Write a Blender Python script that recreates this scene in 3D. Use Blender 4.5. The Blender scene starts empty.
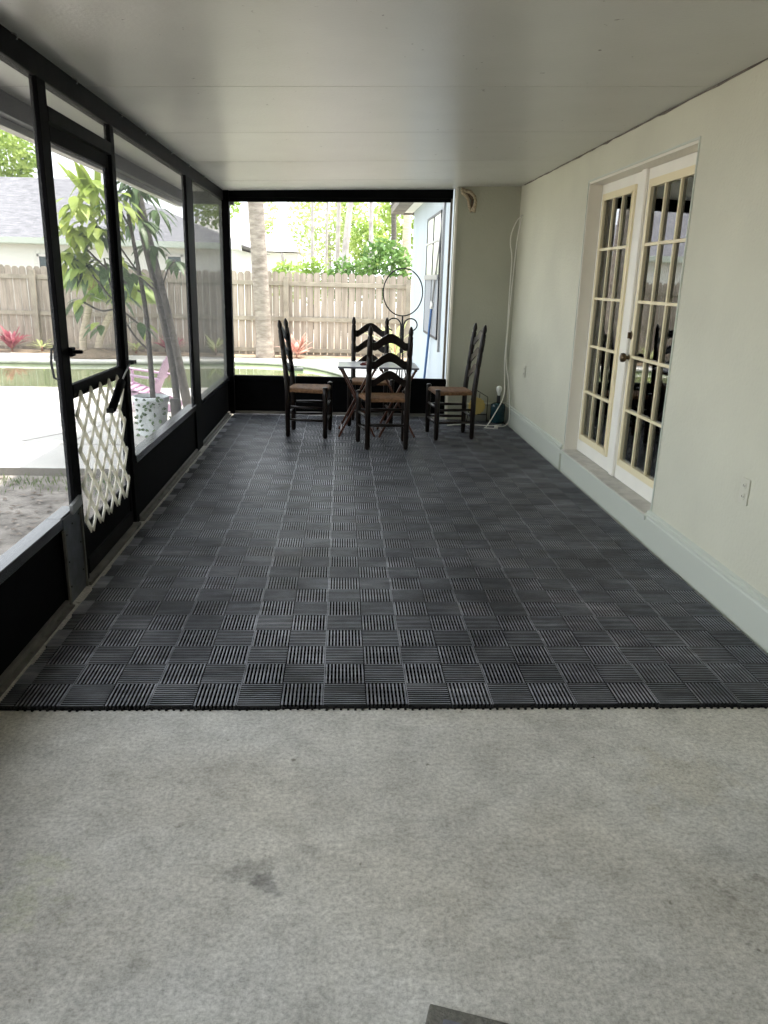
import bpy, bmesh, math, random
from mathutils import Vector, Matrix
random.seed(7)
S = bpy.context.scene
C = S.collection
PI = math.pi

# ------------------------------------------------------------------ camera, sky, sun, exposure
cam_d = bpy.data.cameras.new('camera'); cam = bpy.data.objects.new('camera', cam_d); C.objects.link(cam)
rx = Vector((0.998, -0.051, 0.026)); fw = Vector((0.057, 0.956, -0.288))
fw.normalize(); rx = (rx - fw * rx.dot(fw)).normalized(); up = rx.cross(fw)
cam.matrix_world = Matrix(((rx.x, up.x, -fw.x, 0), (rx.y, up.y, -fw.y, 0), (rx.z, up.z, -fw.z, 1.47), (0, 0, 0, 1)))
cam_d.sensor_width = 36; cam_d.sensor_fit = 'AUTO'; cam_d.lens = 769.126 * 36 / 1024
cam_d.clip_start = 0.05; cam_d.clip_end = 300
S.camera = cam
S.view_settings.view_transform = 'Standard'; S.view_settings.look = 'None'
S.view_settings.gamma = 1.0; S.view_settings.use_curve_mapping = False
S.view_settings.exposure = 1.45
S.cycles.use_denoising = True
S.cycles.max_bounces = 12; S.cycles.diffuse_bounces = 7; S.cycles.transparent_max_bounces = 24
S.cycles.caustics_reflective = False; S.cycles.caustics_refractive = False
SKY_STRENGTH = 2.05
SUN_STRENGTH = 5.0

w = bpy.data.worlds.new('sky'); S.world = w; w.use_nodes = True
nt = w.node_tree; nt.nodes.clear()
out = nt.nodes.new('ShaderNodeOutputWorld'); bg = nt.nodes.new('ShaderNodeBackground')
sky = nt.nodes.new('ShaderNodeTexSky'); sky.sky_type = 'HOSEK_WILKIE'; sky.turbidity = 4.0
sky.sun_direction = Vector((0.35, 0.08, 0.93)).normalized()
mx = nt.nodes.new('ShaderNodeMix'); mx.data_type = 'RGBA'; mx.inputs[0].default_value = 0.72
mx.inputs[7].default_value = (0.93, 0.97, 1.0, 1)
nt.links.new(sky.outputs[0], mx.inputs[6]); nt.links.new(mx.outputs[2], bg.inputs[0])
bg.inputs[1].default_value = SKY_STRENGTH
nt.links.new(bg.outputs[0], out.inputs[0])
sd = bpy.data.lights.new('sun', 'SUN'); sd.energy = SUN_STRENGTH; sd.angle = 0.02; sd.color = (1, 0.95, 0.86)
sun = bpy.data.objects.new('sun', sd); C.objects.link(sun)
sun.rotation_euler = Vector((0.35, 0.08, 0.93)).to_track_quat('Z', 'Y').to_euler()

# ------------------------------------------------------------------ materials
def mat(name, col, rough=0.6, metal=0.0, spec=0.5, var=0.0, vscale=6.0, bump=0.0, bscale=40.0, col2=None, coat=0.0, stretch=None):
    m = bpy.data.materials.new(name); m.use_nodes = True
    n = m.node_tree; b = n.nodes['Principled BSDF']
    b.inputs['Base Color'].default_value = (*col, 1); b.inputs['Roughness'].default_value = rough
    b.inputs['Metallic'].default_value = metal; b.inputs['Specular IOR Level'].default_value = spec
    b.inputs['Coat Weight'].default_value = coat
    if var or bump or col2:
        tc = n.nodes.new('ShaderNodeTexCoord'); vec = tc.outputs['Object']
        if stretch:
            mp = n.nodes.new('ShaderNodeMapping'); mp.inputs['Scale'].default_value = stretch
            n.links.new(vec, mp.inputs[0]); vec = mp.outputs[0]
        if var or col2:
            no = n.nodes.new('ShaderNodeTexNoise'); no.inputs['Scale'].default_value = vscale; no.inputs['Detail'].default_value = 6
            n.links.new(vec, no.inputs['Vector'])
            r = n.nodes.new('ShaderNodeValToRGB')
            c2 = col2 if col2 else tuple(min(1, c * (1 + var)) for c in col)
            c1 = col if col2 else tuple(c * (1 - var) for c in col)
            r.color_ramp.elements[0].position = 0.34; r.color_ramp.elements[0].color = (*c1, 1)
            r.color_ramp.elements[1].position = 0.68; r.color_ramp.elements[1].color = (*c2, 1)
            n.links.new(no.outputs[0], r.inputs[0]); n.links.new(r.outputs[0], b.inputs['Base Color'])
        if bump:
            nb = n.nodes.new('ShaderNodeTexNoise'); nb.inputs['Scale'].default_value = bscale; nb.inputs['Detail'].default_value = 5
            n.links.new(vec, nb.inputs['Vector'])
            bp = n.nodes.new('ShaderNodeBump'); bp.inputs['Strength'].default_value = bump; bp.inputs['Distance'].default_value = 0.01
            n.links.new(nb.outputs[0], bp.inputs['Height']); n.links.new(bp.outputs[0], b.inputs['Normal'])
    return m

def leafmat(name, c1, c2, trans=0.35, scale=3.0):
    m = mat(name, c1, 0.45, var=0.01, col2=c2, vscale=scale)
    n = m.node_tree; b = n.nodes['Principled BSDF']; o = n.nodes['Material Output']
    t = n.nodes.new('ShaderNodeBsdfTranslucent'); mi = n.nodes.new('ShaderNodeMixShader'); mi.inputs[0].default_value = trans
    src = b.inputs['Base Color'].links[0].from_socket
    n.links.new(src, t.inputs[0]); n.links.new(b.outputs[0], mi.inputs[1]); n.links.new(t.outputs[0], mi.inputs[2])
    n.links.new(mi.outputs[0], o.inputs[0])
    return m

def screen_mat(name, lo, hi, col=(0.10, 0.105, 0.11)):
    # woven insect mesh: threads close up as the sheet is met at a grazing angle
    m = bpy.data.materials.new(name); m.use_nodes = True; n = m.node_tree; n.nodes.clear()
    o = n.nodes.new('ShaderNodeOutputMaterial'); d = n.nodes.new('ShaderNodeBsdfDiffuse'); d.inputs[0].default_value = (*col, 1)
    tl = n.nodes.new('ShaderNodeBsdfTranslucent'); tl.inputs[0].default_value = (*col, 1); ad = n.nodes.new('ShaderNodeMixShader'); ad.inputs[0].default_value = 0.5
    n.links.new(d.outputs[0], ad.inputs[1]); n.links.new(tl.outputs[0], ad.inputs[2])
    t = n.nodes.new('ShaderNodeBsdfTransparent'); mi = n.nodes.new('ShaderNodeMixShader')
    lw = n.nodes.new('ShaderNodeLayerWeight'); lw.inputs[0].default_value = 0.5
    mr = n.nodes.new('ShaderNodeMapRange'); mr.inputs[1].default_value = 0.3; mr.inputs[2].default_value = 1
    mr.inputs[3].default_value = lo; mr.inputs[4].default_value = hi
    n.links.new(lw.outputs['Facing'], mr.inputs[0]); n.links.new(mr.outputs[0], mi.inputs[0])
    n.links.new(t.outputs[0], mi.inputs[1]); n.links.new(ad.outputs[0], mi.inputs[2]); n.links.new(mi.outputs[0], o.inputs[0])
    return m

def glass_mat(name, tint=(0.85, 0.9, 0.88)):
    m = bpy.data.materials.new(name); m.use_nodes = True; n = m.node_tree; n.nodes.clear()
    o = n.nodes.new('ShaderNodeOutputMaterial'); t = n.nodes.new('ShaderNodeBsdfTransparent'); t.inputs[0].default_value = (*tint, 1)
    g = n.nodes.new('ShaderNodeBsdfGlossy'); g.inputs['Roughness'].default_value = 0.01
    f = n.nodes.new('ShaderNodeFresnel'); f.inputs[0].default_value = 2.6
    mi = n.nodes.new('ShaderNodeMixShader')
    n.links.new(f.outputs[0], mi.inputs[0]); n.links.new(t.outputs[0], mi.inputs[1]); n.links.new(g.outputs[0], mi.inputs[2])
    n.links.new(mi.outputs[0], o.inputs[0])
    return m

def concrete_mat():
    m = mat('concrete', (0.3, 0.3, 0.28), 0.75); n = m.node_tree; b = n.nodes['Principled BSDF']
    tc = n.nodes.new('ShaderNodeTexCoord')
    def noise(sc, det=8, rough=0.6):
        x = n.nodes.new('ShaderNodeTexNoise'); x.inputs['Scale'].default_value = sc; x.inputs['Detail'].default_value = det
        x.inputs['Roughness'].default_value = rough; n.links.new(tc.outputs['Object'], x.inputs['Vector']); return x
    def ramp(src, stops):
        r = n.nodes.new('ShaderNodeValToRGB'); e = r.color_ramp.elements
        e[0].position, e[0].color = stops[0][0], (*stops[0][1], 1); e[1].position, e[1].color = stops[-1][0], (*stops[-1][1], 1)
        for p_, c_ in stops[1:-1]:
            k = e.new(p_); k.color = (*c_, 1)
        n.links.new(src, r.inputs[0]); return r
    def mul(a, c_, f=1.0, mode='MULTIPLY'):
        x = n.nodes.new('ShaderNodeMix'); x.data_type = 'RGBA'; x.blend_type = mode; x.inputs[0].default_value = f
        n.links.new(a, x.inputs[6]); n.links.new(c_, x.inputs[7]); return x.outputs[2]
    base = ramp(noise(1.1, 10, 0.62).outputs[0], [(0.32, (0.39, 0.38, 0.352)), (0.5, (0.468, 0.464, 0.44)), (0.68, (0.545, 0.545, 0.527))])
    mid = ramp(noise(7, 14, 0.8).outputs[0], [(0.32, (0.72, 0.72, 0.705)), (0.5, (1, 1, 1)), (0.68, (1.2, 1.2, 1.2))])
    fine = ramp(noise(75, 8, 0.85).outputs[0], [(0.36, (0.60, 0.60, 0.595)), (0.5, (1, 1, 1)), (0.64, (1.36, 1.36, 1.36))])
    st = ramp(noise(2.3, 14, 0.78).outputs[0], [(0.335, (0.60, 0.59, 0.57)), (0.375, (0.86, 0.86, 0.85)), (0.40, (1, 1, 1)), (1.0, (1, 1, 1))])
    tan = ramp(noise(0.9, 5, 0.5).outputs[1], [(0.42, (1, 1, 1)), (0.62, (1.0, 0.965, 0.90))])
    c = mul(base.outputs[0], mid.outputs[0]); c = mul(c, fine.outputs[0]); c = mul(c, st.outputs[0]); c = mul(c, tan.outputs[0])
    pit = ramp(noise(26, 2, 0.5).outputs[0], [(0.22, (0.5, 0.49, 0.46)), (0.27, (1, 1, 1)), (1, (1, 1, 1))])
    c = mul(c, pit.outputs[0])
    # old spill stains with ragged edges
    dn = noise(9, 8, 0.7)
    for (sx, sy, rad, colr) in ((-0.22, 1.66, 0.10, (0.70, 0.70, 0.70)), (-0.17, 1.60, 0.06, (0.62, 0.62, 0.63)), (-0.98, 1.47, 0.20, (0.78, 0.78, 0.78)), (-0.75, 1.60, 0.17, (0.90, 0.92, 0.82)), (-0.06, 1.73, 0.06, (0.76, 0.76, 0.76)), (-0.45, 1.38, 0.05, (0.70, 0.70, 0.68)), (0.55, 1.42, 0.07, (0.78, 0.77, 0.74)), (1.1, 2.0, 0.3, (0.93, 0.91, 0.86))):
        vd = n.nodes.new('ShaderNodeVectorMath'); vd.operation = 'DISTANCE'; vd.inputs[1].default_value = (sx, sy, 0)
        n.links.new(tc.outputs['Object'], vd.inputs[0])
        ma = n.nodes.new('ShaderNodeMath'); ma.operation = 'MULTIPLY_ADD'; ma.inputs[1].default_value = rad * 3.4; 
        n.links.new(dn.outputs[0], ma.inputs[0]); n.links.new(vd.outputs['Value'], ma.inputs[2])
        rr_ = ramp(ma.outputs[0], [(min(.98, rad * 1.95), colr), (min(.99, rad * 2.35), (1, 1, 1))])
        c = mul(c, rr_.outputs[0])
    n.links.new(c, b.inputs['Base Color'])
    bp = n.nodes.new('ShaderNodeBump'); bp.inputs['Strength'].default_value = 0.10; bp.inputs['Distance'].default_value = 0.004
    nb = noise(60, 10, 0.8); n.links.new(nb.outputs[0], bp.inputs['Height']); n.links.new(bp.outputs[0], b.inputs['Normal'])
    return m

def wall_mat(name, col):
    m = mat(name, col, 0.7, var=0.05, vscale=1.7, bump=0.35, bscale=55)
    return m

def rubber_mat():
    m = mat('rubber', (0.03, 0.032, 0.036), 0.42); n = m.node_tree; b = n.nodes['Principled BSDF']
    tc = n.nodes.new('ShaderNodeTexCoord')
    def ns(sc, det=7, st=None):
        x = n.nodes.new('ShaderNodeTexNoise'); x.inputs['Scale'].default_value = sc; x.inputs['Detail'].default_value = det
        x.inputs['Roughness'].default_value = 0.65
        if st:
            mp = n.nodes.new('ShaderNodeMapping'); mp.inputs['Scale'].default_value = st
            n.links.new(tc.outputs['Object'], mp.inputs[0]); n.links.new(mp.outputs[0], x.inputs['Vector'])
        else: n.links.new(tc.outputs['Object'], x.inputs['Vector'])
        return x
    r = n.nodes.new('ShaderNodeValToRGB'); e = r.color_ramp.elements
    e[0].position = 0.35; e[0].color = (0.075, 0.08, 0.094, 1); e[1].position = 0.75; e[1].color = (0.31, 0.32, 0.35, 1)
    k = e.new(0.52); k.color = (0.17, 0.18, 0.205, 1)
    n.links.new(ns(2.2).outputs[0], r.inputs[0])
    r2 = n.nodes.new('ShaderNodeValToRGB'); e = r2.color_ramp.elements
    e[0].position = 0.35; e[0].color = (0.55, 0.55, 0.58, 1); e[1].position = 0.72; e[1].color = (1.7, 1.7, 1.7, 1)
    n.links.new(ns(9, 8, (0.6, 2.2, 1)).outputs[0], r2.inputs[0])
    mu = n.nodes.new('ShaderNodeMix'); mu.data_type = 'RGBA'; mu.blend_type = 'MULTIPLY'; mu.inputs[0].default_value = 1
    n.links.new(r.outputs[0], mu.inputs[6]); n.links.new(r2.outputs[0], mu.inputs[7])
    # rusty and bluish dust blotches
    r3 = n.nodes.new('ShaderNodeValToRGB'); e = r3.color_ramp.elements
    e[0].position = 0.60; e[0].color = (0, 0, 0, 1); e[1].position = 0.72; e[1].color = (0.55, 0.55, 0.55, 1)
    n.links.new(ns(1.7, 6).outputs[0], r3.inputs[0])
    m2 = n.nodes.new('ShaderNodeMix'); m2.data_type = 'RGBA'; m2.inputs[7].default_value = (0.14, 0.115, 0.085, 1)
    n.links.new(r3.outputs[0], m2.inputs[0]); n.links.new(mu.outputs[2], m2.inputs[6])
    n.links.new(m2.outputs[2], b.inputs['Base Color'])
    return m

def cloth_tile(name, c1, c2, scale):
    return mat(name, c1, 0.95, col2=c2, vscale=scale, bump=0.6, bscale=200)

M = {}
M['concrete'] = concrete_mat()
M['wall'] = wall_mat('sage_wall_paint', (0.57, 0.565, 0.455))
M['base'] = mat('baseboard_paint', (0.52, 0.55, 0.48), 0.45)
M['trimwhite'] = mat('cream_trim', (0.72, 0.69, 0.6), 0.5)
M['ceiling'] = mat('ceiling_panel', (0.52, 0.52, 0.485), 0.31, var=0.03, vscale=3, bump=0.12, bscale=60)
M['black'] = mat('black_aluminium', (0.0035, 0.0036, 0.004), 0.6, spec=0.03, var=0.25, vscale=9)
M['charcoal'] = mat('weathered_black_aluminium', (0.007, 0.007, 0.0075), 0.6, spec=0.06, var=0.4, vscale=14)
M['rail'] = mat('dull_metal_channel', (0.12, 0.115, 0.105), 0.6, var=0.3, vscale=12)
M['plate'] = mat('grey_steel_plate', (0.10, 0.11, 0.13), 0.35, metal=0.6, var=0.3, vscale=15)
M['steel'] = mat('bright_steel', (0.45, 0.45, 0.44), 0.35, metal=0.9)
M['screen'] = screen_mat('insect_screen', 0.05, 0.50, (0.09, 0.092, 0.095))
M['screen_dirty'] = screen_mat('dusty_insect_screen', 0.15, 0.78, (0.10, 0.103, 0.1))
M['plastic'] = mat('white_plastic', (0.88, 0.87, 0.82), 0.45)
_n = M['plastic'].node_tree; _t = _n.nodes.new('ShaderNodeBsdfTranslucent'); _t.inputs[0].default_value = (0.85, 0.83, 0.75, 1)
_m = _n.nodes.new('ShaderNodeMixShader'); _m.inputs[0].default_value = 0.35
_n.links.new(_n.nodes['Principled BSDF'].outputs[0], _m.inputs[1]); _n.links.new(_t.outputs[0], _m.inputs[2]); _n.links.new(_m.outputs[0], _n.nodes['Material Output'].inputs[0])
M['door'] = mat('door_paint', (0.84, 0.82, 0.74), 0.4, var=0.04, vscale=5)
M['cream'] = mat('yellowed_plastic_muntin', (0.80, 0.71, 0.47), 0.4)
M['glass'] = glass_mat('door_glass')
M['brass'] = mat('aged_bronze', (0.10, 0.07, 0.04), 0.35, metal=0.85)
M['sill'] = mat('threshold_paint', (0.48, 0.47, 0.43), 0.6, var=0.15, vscale=14)
M['outlet'] = mat('outlet_plastic', (0.56, 0.55, 0.45), 0.4)
M['dark'] = mat('dark_slot', (0.03, 0.03, 0.03), 0.6)
M['rubber'] = rubber_mat()
M['rubberside'] = mat('rubber_shaded_rib_side', (0.011, 0.0115, 0.013), 0.55)  # clean rubber under dusty tops, darkened more for shade between ribs
M['rubberbase'] = mat('rubber_base_gap_shade', (0.006, 0.006, 0.0065), 0.7, spec=0.2)  # gap floor and bars of the same rubber, gap shade in colour
M['wood'] = mat('dark_chair_wood', (0.009, 0.0055, 0.004), 0.3, spec=0.28, var=0.35, vscale=12, stretch=(3, 3, 0.6))
M['rush'] = mat('woven_rush', (0.165, 0.088, 0.043), 0.75, spec=0.2, var=0.35, vscale=40, bump=0.3, bscale=150)
M['tablewood'] = mat('red_brown_table_wood', (0.075, 0.03, 0.018), 0.4, spec=0.3, var=0.3, vscale=8)
M['tabletop'] = mat('table_top_sky_tint', (0.13, 0.13, 0.16), 0.32, spec=0.9, var=0.2, vscale=6)  # blue-grey base carries the sky's reflection on a brown top
M['redcloth'] = mat('dark_red_cloth', (0.14, 0.03, 0.025), 0.8, var=0.3, vscale=30)
M['cord'] = mat('white_cord', (0.72, 0.71, 0.64), 0.5)
M['teal'] = mat('teal_ceramic', (0.015, 0.055, 0.065), 0.25, var=0.2)
M['bulb'] = mat('frosted_bulb', (0.85, 0.85, 0.78), 0.25)
M['yellow'] = mat('yellow_paint', (0.55, 0.42, 0.13), 0.5, var=0.15)
M['greybox'] = mat('grey_box', (0.19, 0.2, 0.18), 0.6)
M['foam'] = mat('torn_foam', (0.42, 0.35, 0.24), 0.9, var=0.35, vscale=60, bump=0.8, bscale=70)
M['doormat'] = cloth_tile('mat_pile', (0.10, 0.105, 0.13), (0.17, 0.175, 0.21), 40)
M['matborder'] = cloth_tile('mat_border', (0.11, 0.108, 0.095), (0.17, 0.165, 0.145), 90)
_n = M['ceiling'].node_tree; _b = _n.nodes['Principled BSDF']; _src = _b.inputs['Base Color'].links[0].from_socket
_tc = _n.nodes.new('ShaderNodeTexCoord'); _no = _n.nodes.new('ShaderNodeTexNoise'); _no.inputs['Scale'].default_value = 21; _no.inputs['Detail'].default_value = 3
_r = _n.nodes.new('ShaderNodeValToRGB'); _r.color_ramp.elements[0].position = 0.245; _r.color_ramp.elements[0].color = (0.25, 0.24, 0.22, 1); _r.color_ramp.elements[1].position = 0.27; _r.color_ramp.elements[1].color = (1, 1, 1, 1)
_mx = _n.nodes.new('ShaderNodeMix'); _mx.data_type = 'RGBA'; _mx.blend_type = 'MULTIPLY'; _mx.inputs[0].default_value = 1
_n.links.new(_tc.outputs['Object'], _no.inputs['Vector']); _n.links.new(_no.outputs[0], _r.inputs[0]); _n.links.new(_src, _mx.inputs[6]); _n.links.new(_r.outputs[0], _mx.inputs[7]); _n.links.new(_mx.outputs[2], _b.inputs['Base Color'])
# outdoors
M['deck'] = mat('pool_deck_concrete', (0.62, 0.60, 0.56), 0.8, var=0.07, vscale=2.5, bump=0.2, bscale=40)
M['seam'] = mat('deck_joint_riser_shade', (0.24, 0.22, 0.19), 0.9)  # joint colour, also painted on the deck risers as shade
M['dirt'] = mat('leafy_dirt', (0.16, 0.14, 0.12), 0.95, col2=(0.40, 0.36, 0.32), vscale=5, bump=0.8, bscale=18)
M['grass'] = leafmat('grass_green', (0.10, 0.17, 0.04), (0.22, 0.28, 0.09))
M['mulch'] = mat('bed_soil', (0.25, 0.19, 0.13), 0.95, var=0.35, vscale=5, bump=0.6, bscale=25)
M['water'] = mat('green_pool_water', (0.09, 0.13, 0.05), 0.05, col2=(0.15, 0.19, 0.085), vscale=1.2, bump=0.08, bscale=4)
M['coping'] = mat('pool_coping', (0.66, 0.64, 0.59), 0.8, var=0.1, vscale=6)
M['tile'] = mat('blue_waterline_tile', (0.2, 0.38, 0.5), 0.3)
M['fence'] = mat('weathered_fence_wood', (0.27, 0.225, 0.18), 0.85, col2=(0.44, 0.375, 0.31), vscale=3.2, stretch=(6, 6, 0.5), bump=0.3, bscale=30)
M['fencerail'] = mat('weathered_fence_rail', (0.32, 0.28, 0.22), 0.85, var=0.2, vscale=5)
M['shingle'] = mat('grey_shingles', (0.14, 0.14, 0.155), 0.9, col2=(0.23, 0.228, 0.245), vscale=2.2, stretch=(2, 2, 9), bump=0.4, bscale=14)
M['stucco'] = mat('white_stucco', (0.75, 0.77, 0.7), 0.85, bump=0.2, bscale=80)
M['fascia'] = mat('pale_green_fascia', (0.55, 0.62, 0.52), 0.7)
M['winglass'] = mat('window_glass', (0.05, 0.075, 0.075), 0.08)
M['housewall'] = mat('pale_blue_siding', (0.37, 0.42, 0.46), 0.75, var=0.05, vscale=2, bump=0.15, bscale=60)
M['bronze'] = mat('dark_bronze_frame', (0.045, 0.045, 0.05), 0.5)
M['screenpane'] = mat('screened_pane', (0.2, 0.22, 0.25), 0.5)
M['palegl'] = mat('pane_painted_reflection', (0.62, 0.64, 0.54), 0.25, spec=0.2)  # bright reflection put into a pale diffuse colour
M['eave'] = mat('weathered_eave', (0.16, 0.14, 0.12), 0.8, var=0.25, vscale=6)
M['soffit'] = mat('white_soffit', (0.74, 0.73, 0.68), 0.6)
M['gutter'] = mat('dark_fascia_beam', (0.02, 0.02, 0.021), 0.5, spec=0.25, var=0.15)
M['sillblack'] = mat('satin_black_sill', (0.02, 0.022, 0.027), 0.2, spec=1.0)
M['iron'] = mat('black_iron', (0.012, 0.012, 0.012), 0.55, spec=0.15)
M['poleblue'] = mat('blue_pole', (0.03, 0.09, 0.22), 0.35)
M['polegrey'] = mat('grey_pole', (0.33, 0.33, 0.33), 0.4, metal=0.5)
M['pink'] = mat('pink_plastic', (0.56, 0.37, 0.50), 0.5)
M['pot'] = mat('white_pot', (0.78, 0.82, 0.83), 0.5, var=0.08, vscale=8)
M['soil'] = mat('pot_soil', (0.06, 0.045, 0.03), 0.95)
M['bark'] = mat('grey_bark', (0.07, 0.062, 0.052), 0.85, col2=(0.135, 0.122, 0.105), vscale=9, stretch=(1, 1, 3), bump=0.5, bscale=30)
M['palebark'] = mat('pale_bark', (0.17, 0.14, 0.115), 0.9, col2=(0.32, 0.28, 0.235), vscale=6, stretch=(1, 1, 3), bump=0.6, bscale=25)
M['palmbark'] = mat('young_palm_bark', (0.4, 0.33, 0.24), 0.85, col2=(0.58, 0.5, 0.38), vscale=10, stretch=(0.5, 0.5, 4))
M['palmsheath'] = mat('palm_fibre', (0.36, 0.19, 0.13), 0.85, var=0.35, vscale=20)
M['lime'] = leafmat('lime_leaf', (0.22, 0.33, 0.05), (0.46, 0.54, 0.13), 0.42)
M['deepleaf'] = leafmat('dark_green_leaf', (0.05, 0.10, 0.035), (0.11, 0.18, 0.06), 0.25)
M['ivy'] = leafmat('ivy_leaf', (0.05, 0.10, 0.04), (0.15, 0.22, 0.09), 0.25)
M['farbark'] = mat('pale_grey_bark', (0.30, 0.27, 0.25), 0.9, col2=(0.44, 0.41, 0.38), vscale=5)
M['treeleaf'] = leafmat('bright_tree_leaf', (0.20, 0.32, 0.06), (0.46, 0.56, 0.16), 0.45, 0.8)
M['paleleaf'] = leafmat('pale_tree_leaf', (0.36, 0.46, 0.16), (0.62, 0.68, 0.34), 0.5, 0.8)
M['bushleaf'] = leafmat('bush_leaf', (0.055, 0.13, 0.028), (0.18, 0.31, 0.08), 0.35, 1.0)
M['red'] = leafmat('red_cordyline_leaf', (0.26, 0.04, 0.07), (0.52, 0.20, 0.22), 0.35, 4)
M['pinkleaf'] = leafmat('pink_cordyline_leaf', (0.5, 0.22, 0.19), (0.75, 0.56, 0.46), 0.4, 4)
M['spiky'] = leafmat('pale_spiky_leaf', (0.35, 0.42, 0.14), (0.6, 0.63, 0.32), 0.35, 4)
M['rock'] = mat('brown_rock', (0.2, 0.17, 0.14), 0.9, var=0.3, vscale=8, bump=0.6, bscale=14)
M['float'] = mat('grey_float', (0.10, 0.11, 0.10), 0.6)

# ------------------------------------------------------------------ mesh helpers
class MB:
    def __init__(s): s.v = []; s.f = []; s.mi = []; s.sm = []
    def face(s, idx, mi=0, smooth=False): s.f.append(tuple(idx)); s.mi.append(mi); s.sm.append(smooth)
    def box(s, x0, y0, z0, x1, y1, z1, mi=0, rot=None, about=None):
        b = len(s.v)
        P = [Vector(q) for q in ((x0, y0, z0), (x1, y0, z0), (x1, y1, z0), (x0, y1, z0), (x0, y0, z1), (x1, y0, z1), (x1, y1, z1), (x0, y1, z1))]
        if rot is not None:
            c = Vector(about) if about is not None else sum(P, Vector()) / 8
            P = [c + rot @ (q - c) for q in P]
        s.v += P
        for q in ((0, 3, 2, 1), (4, 5, 6, 7), (0, 1, 5, 4), (1, 2, 6, 5), (2, 3, 7, 6), (3, 0, 4, 7)): s.face([b + i for i in q], mi)
        return s
    def bbox(s, x0, y0, z0, x1, y1, z1, r=0.004, mi=0):   # box with chamfered edges
        bm = bmesh.new(); bmesh.ops.create_cube(bm, size=1)
        for v in bm.verts: v.co = Vector(((x0 + x1) / 2 + v.co.x * (x1 - x0), (y0 + y1) / 2 + v.co.y * (y1 - y0), (z0 + z1) / 2 + v.co.z * (z1 - z0)))
        bmesh.ops.bevel(bm, geom=bm.edges[:], offset=r, segments=2, affect='EDGES', profile=0.5)
        s.add_bm(bm, mi); return s
    def add_bm(s, bm, mi=0, smooth=False, mtx=None):
        b = len(s.v); bm.verts.index_update()
        for v in bm.verts: s.v.append((mtx @ v.co) if mtx else v.co.copy())
        for f in bm.faces: s.face([b + v.index for v in f.verts], mi, smooth)
        bm.free()
    def bar(s, p, q, wx, wz, up=(0, 0, 1), mi=0):          # rectangular bar from p to q
        p, q = Vector(p), Vector(q); d = (q - p).normalized(); u = Vector(up)
        if abs(d.dot(u)) > 0.98: u = Vector((1, 0, 0))
        a = d.cross(u).normalized() * wx / 2; c = a.cross(d).normalized() * wz / 2
        b = len(s.v)
        for o in (p, q):
            s.v += [o - a - c, o + a - c, o + a + c, o - a + c]
        for k in ((0, 3, 2, 1), (4, 5, 6, 7), (0, 1, 5, 4), (1, 2, 6, 5), (2, 3, 7, 6), (3, 0, 4, 7)): s.face([b + i for i in k], mi)
        return s
    def tube(s, pts, rad, n=8, mi=0, cap=True, closed=False):
        pts = [Vector(p) for p in pts]; m = len(pts); R = rad if isinstance(rad, (list, tuple)) else [rad] * m
        b = len(s.v); prev = None
        for i, p in enumerate(pts):
            if closed: t = pts[(i + 1) % m] - pts[i - 1]
            else: t = pts[min(i + 1, m - 1)] - pts[max(i - 1, 0)]
            t = t.normalized() if t.length > 1e-9 else Vector((0, 0, 1))
            if prev is None:
                u = Vector((1, 0, 0)) if abs(t.x) < 0.9 else Vector((0, 1, 0)); a = t.cross(u).normalized()
            else:
                a = (prev - t * prev.dot(t)); a = a.normalized() if a.length > 1e-6 else t.orthogonal().normalized()
            prev = a; c = t.cross(a)
            for k in range(n):
                th = 2 * PI * k / n; s.v.append(p + (a * math.cos(th) + c * math.sin(th)) * R[i])
        for i in range(m if closed else m - 1):
            j = (i + 1) % m
            for k in range(n):
                l = (k + 1) % n; s.face((b + i * n + k, b + i * n + l, b + j * n + l, b + j * n + k), mi, True)
        if cap and not closed:
            s.face([b + k for k in range(n)][::-1], mi); s.face([b + (m - 1) * n + k for k in range(n)], mi)
        return s
    def lathe(s, prof, n=20, o=(0, 0, 0), mi=0, axis='Z'):
        b = len(s.v); o = Vector(o)
        for r, z in prof:
            for k in range(n):
                th = 2 * PI * k / n; a, c = r * math.cos(th), r * math.sin(th)
                s.v.append(o + (Vector((a, c, z)) if axis == 'Z' else Vector((z, a, c)) if axis == 'X' else Vector((c, z, a))))
        for i in range(len(prof) - 1):
            for k in range(n):
                l = (k + 1) % n; s.face((b + i * n + k, b + i * n + l, b + (i + 1) * n + l, b + (i + 1) * n + k), mi, True)
        s.face([b + k for k in range(n)][::-1], mi); s.face([b + (len(prof) - 1) * n + k for k in range(n)], mi)
        return s
    def prism(s, poly, ext, mi=0):                         # poly: 3-D points of one side, ext: extrusion vector
        b = len(s.v); n = len(poly); e = Vector(ext)
        s.v += [Vector(p) for p in poly] + [Vector(p) + e for p in poly]
        s.face(list(range(b, b + n))[::-1], mi); s.face(list(range(b + n, b + 2 * n)), mi)
        for i in range(n):
            j = (i + 1) % n; s.face((b + i, b + j, b + n + j, b + n + i), mi)
        return s
    def leaf(s, base, d, nrm, L, W, droop=0.25, fold=0.15, seg=4, mi=0, shape=0.45):
        base, d, nrm = Vector(base), Vector(d).normalized(), Vector(nrm)
        side = d.cross(nrm); side = side.normalized() if side.length > 1e-6 else d.orthogonal().normalized()
        nrm = side.cross(d).normalized()
        b = len(s.v)
        for i in range(seg + 1):
            t = i / seg
            wd = W / 2 * (math.sin(PI * t ** (math.log(0.5) / math.log(shape))) if 0 < t < 1 else 0.04)
            c = base + d * (L * t) - nrm * 0 + Vector((0, 0, -1)) * (droop * L * t * t)
            s.v += [c - side * wd + nrm * fold * wd, c, c + side * wd + nrm * fold * wd]
        for i in range(seg):
            q = b + i * 3
            s.face((q, q + 1, q + 4, q + 3), mi, True); s.face((q + 1, q + 2, q + 5, q + 4), mi, True)
        return s
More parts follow.
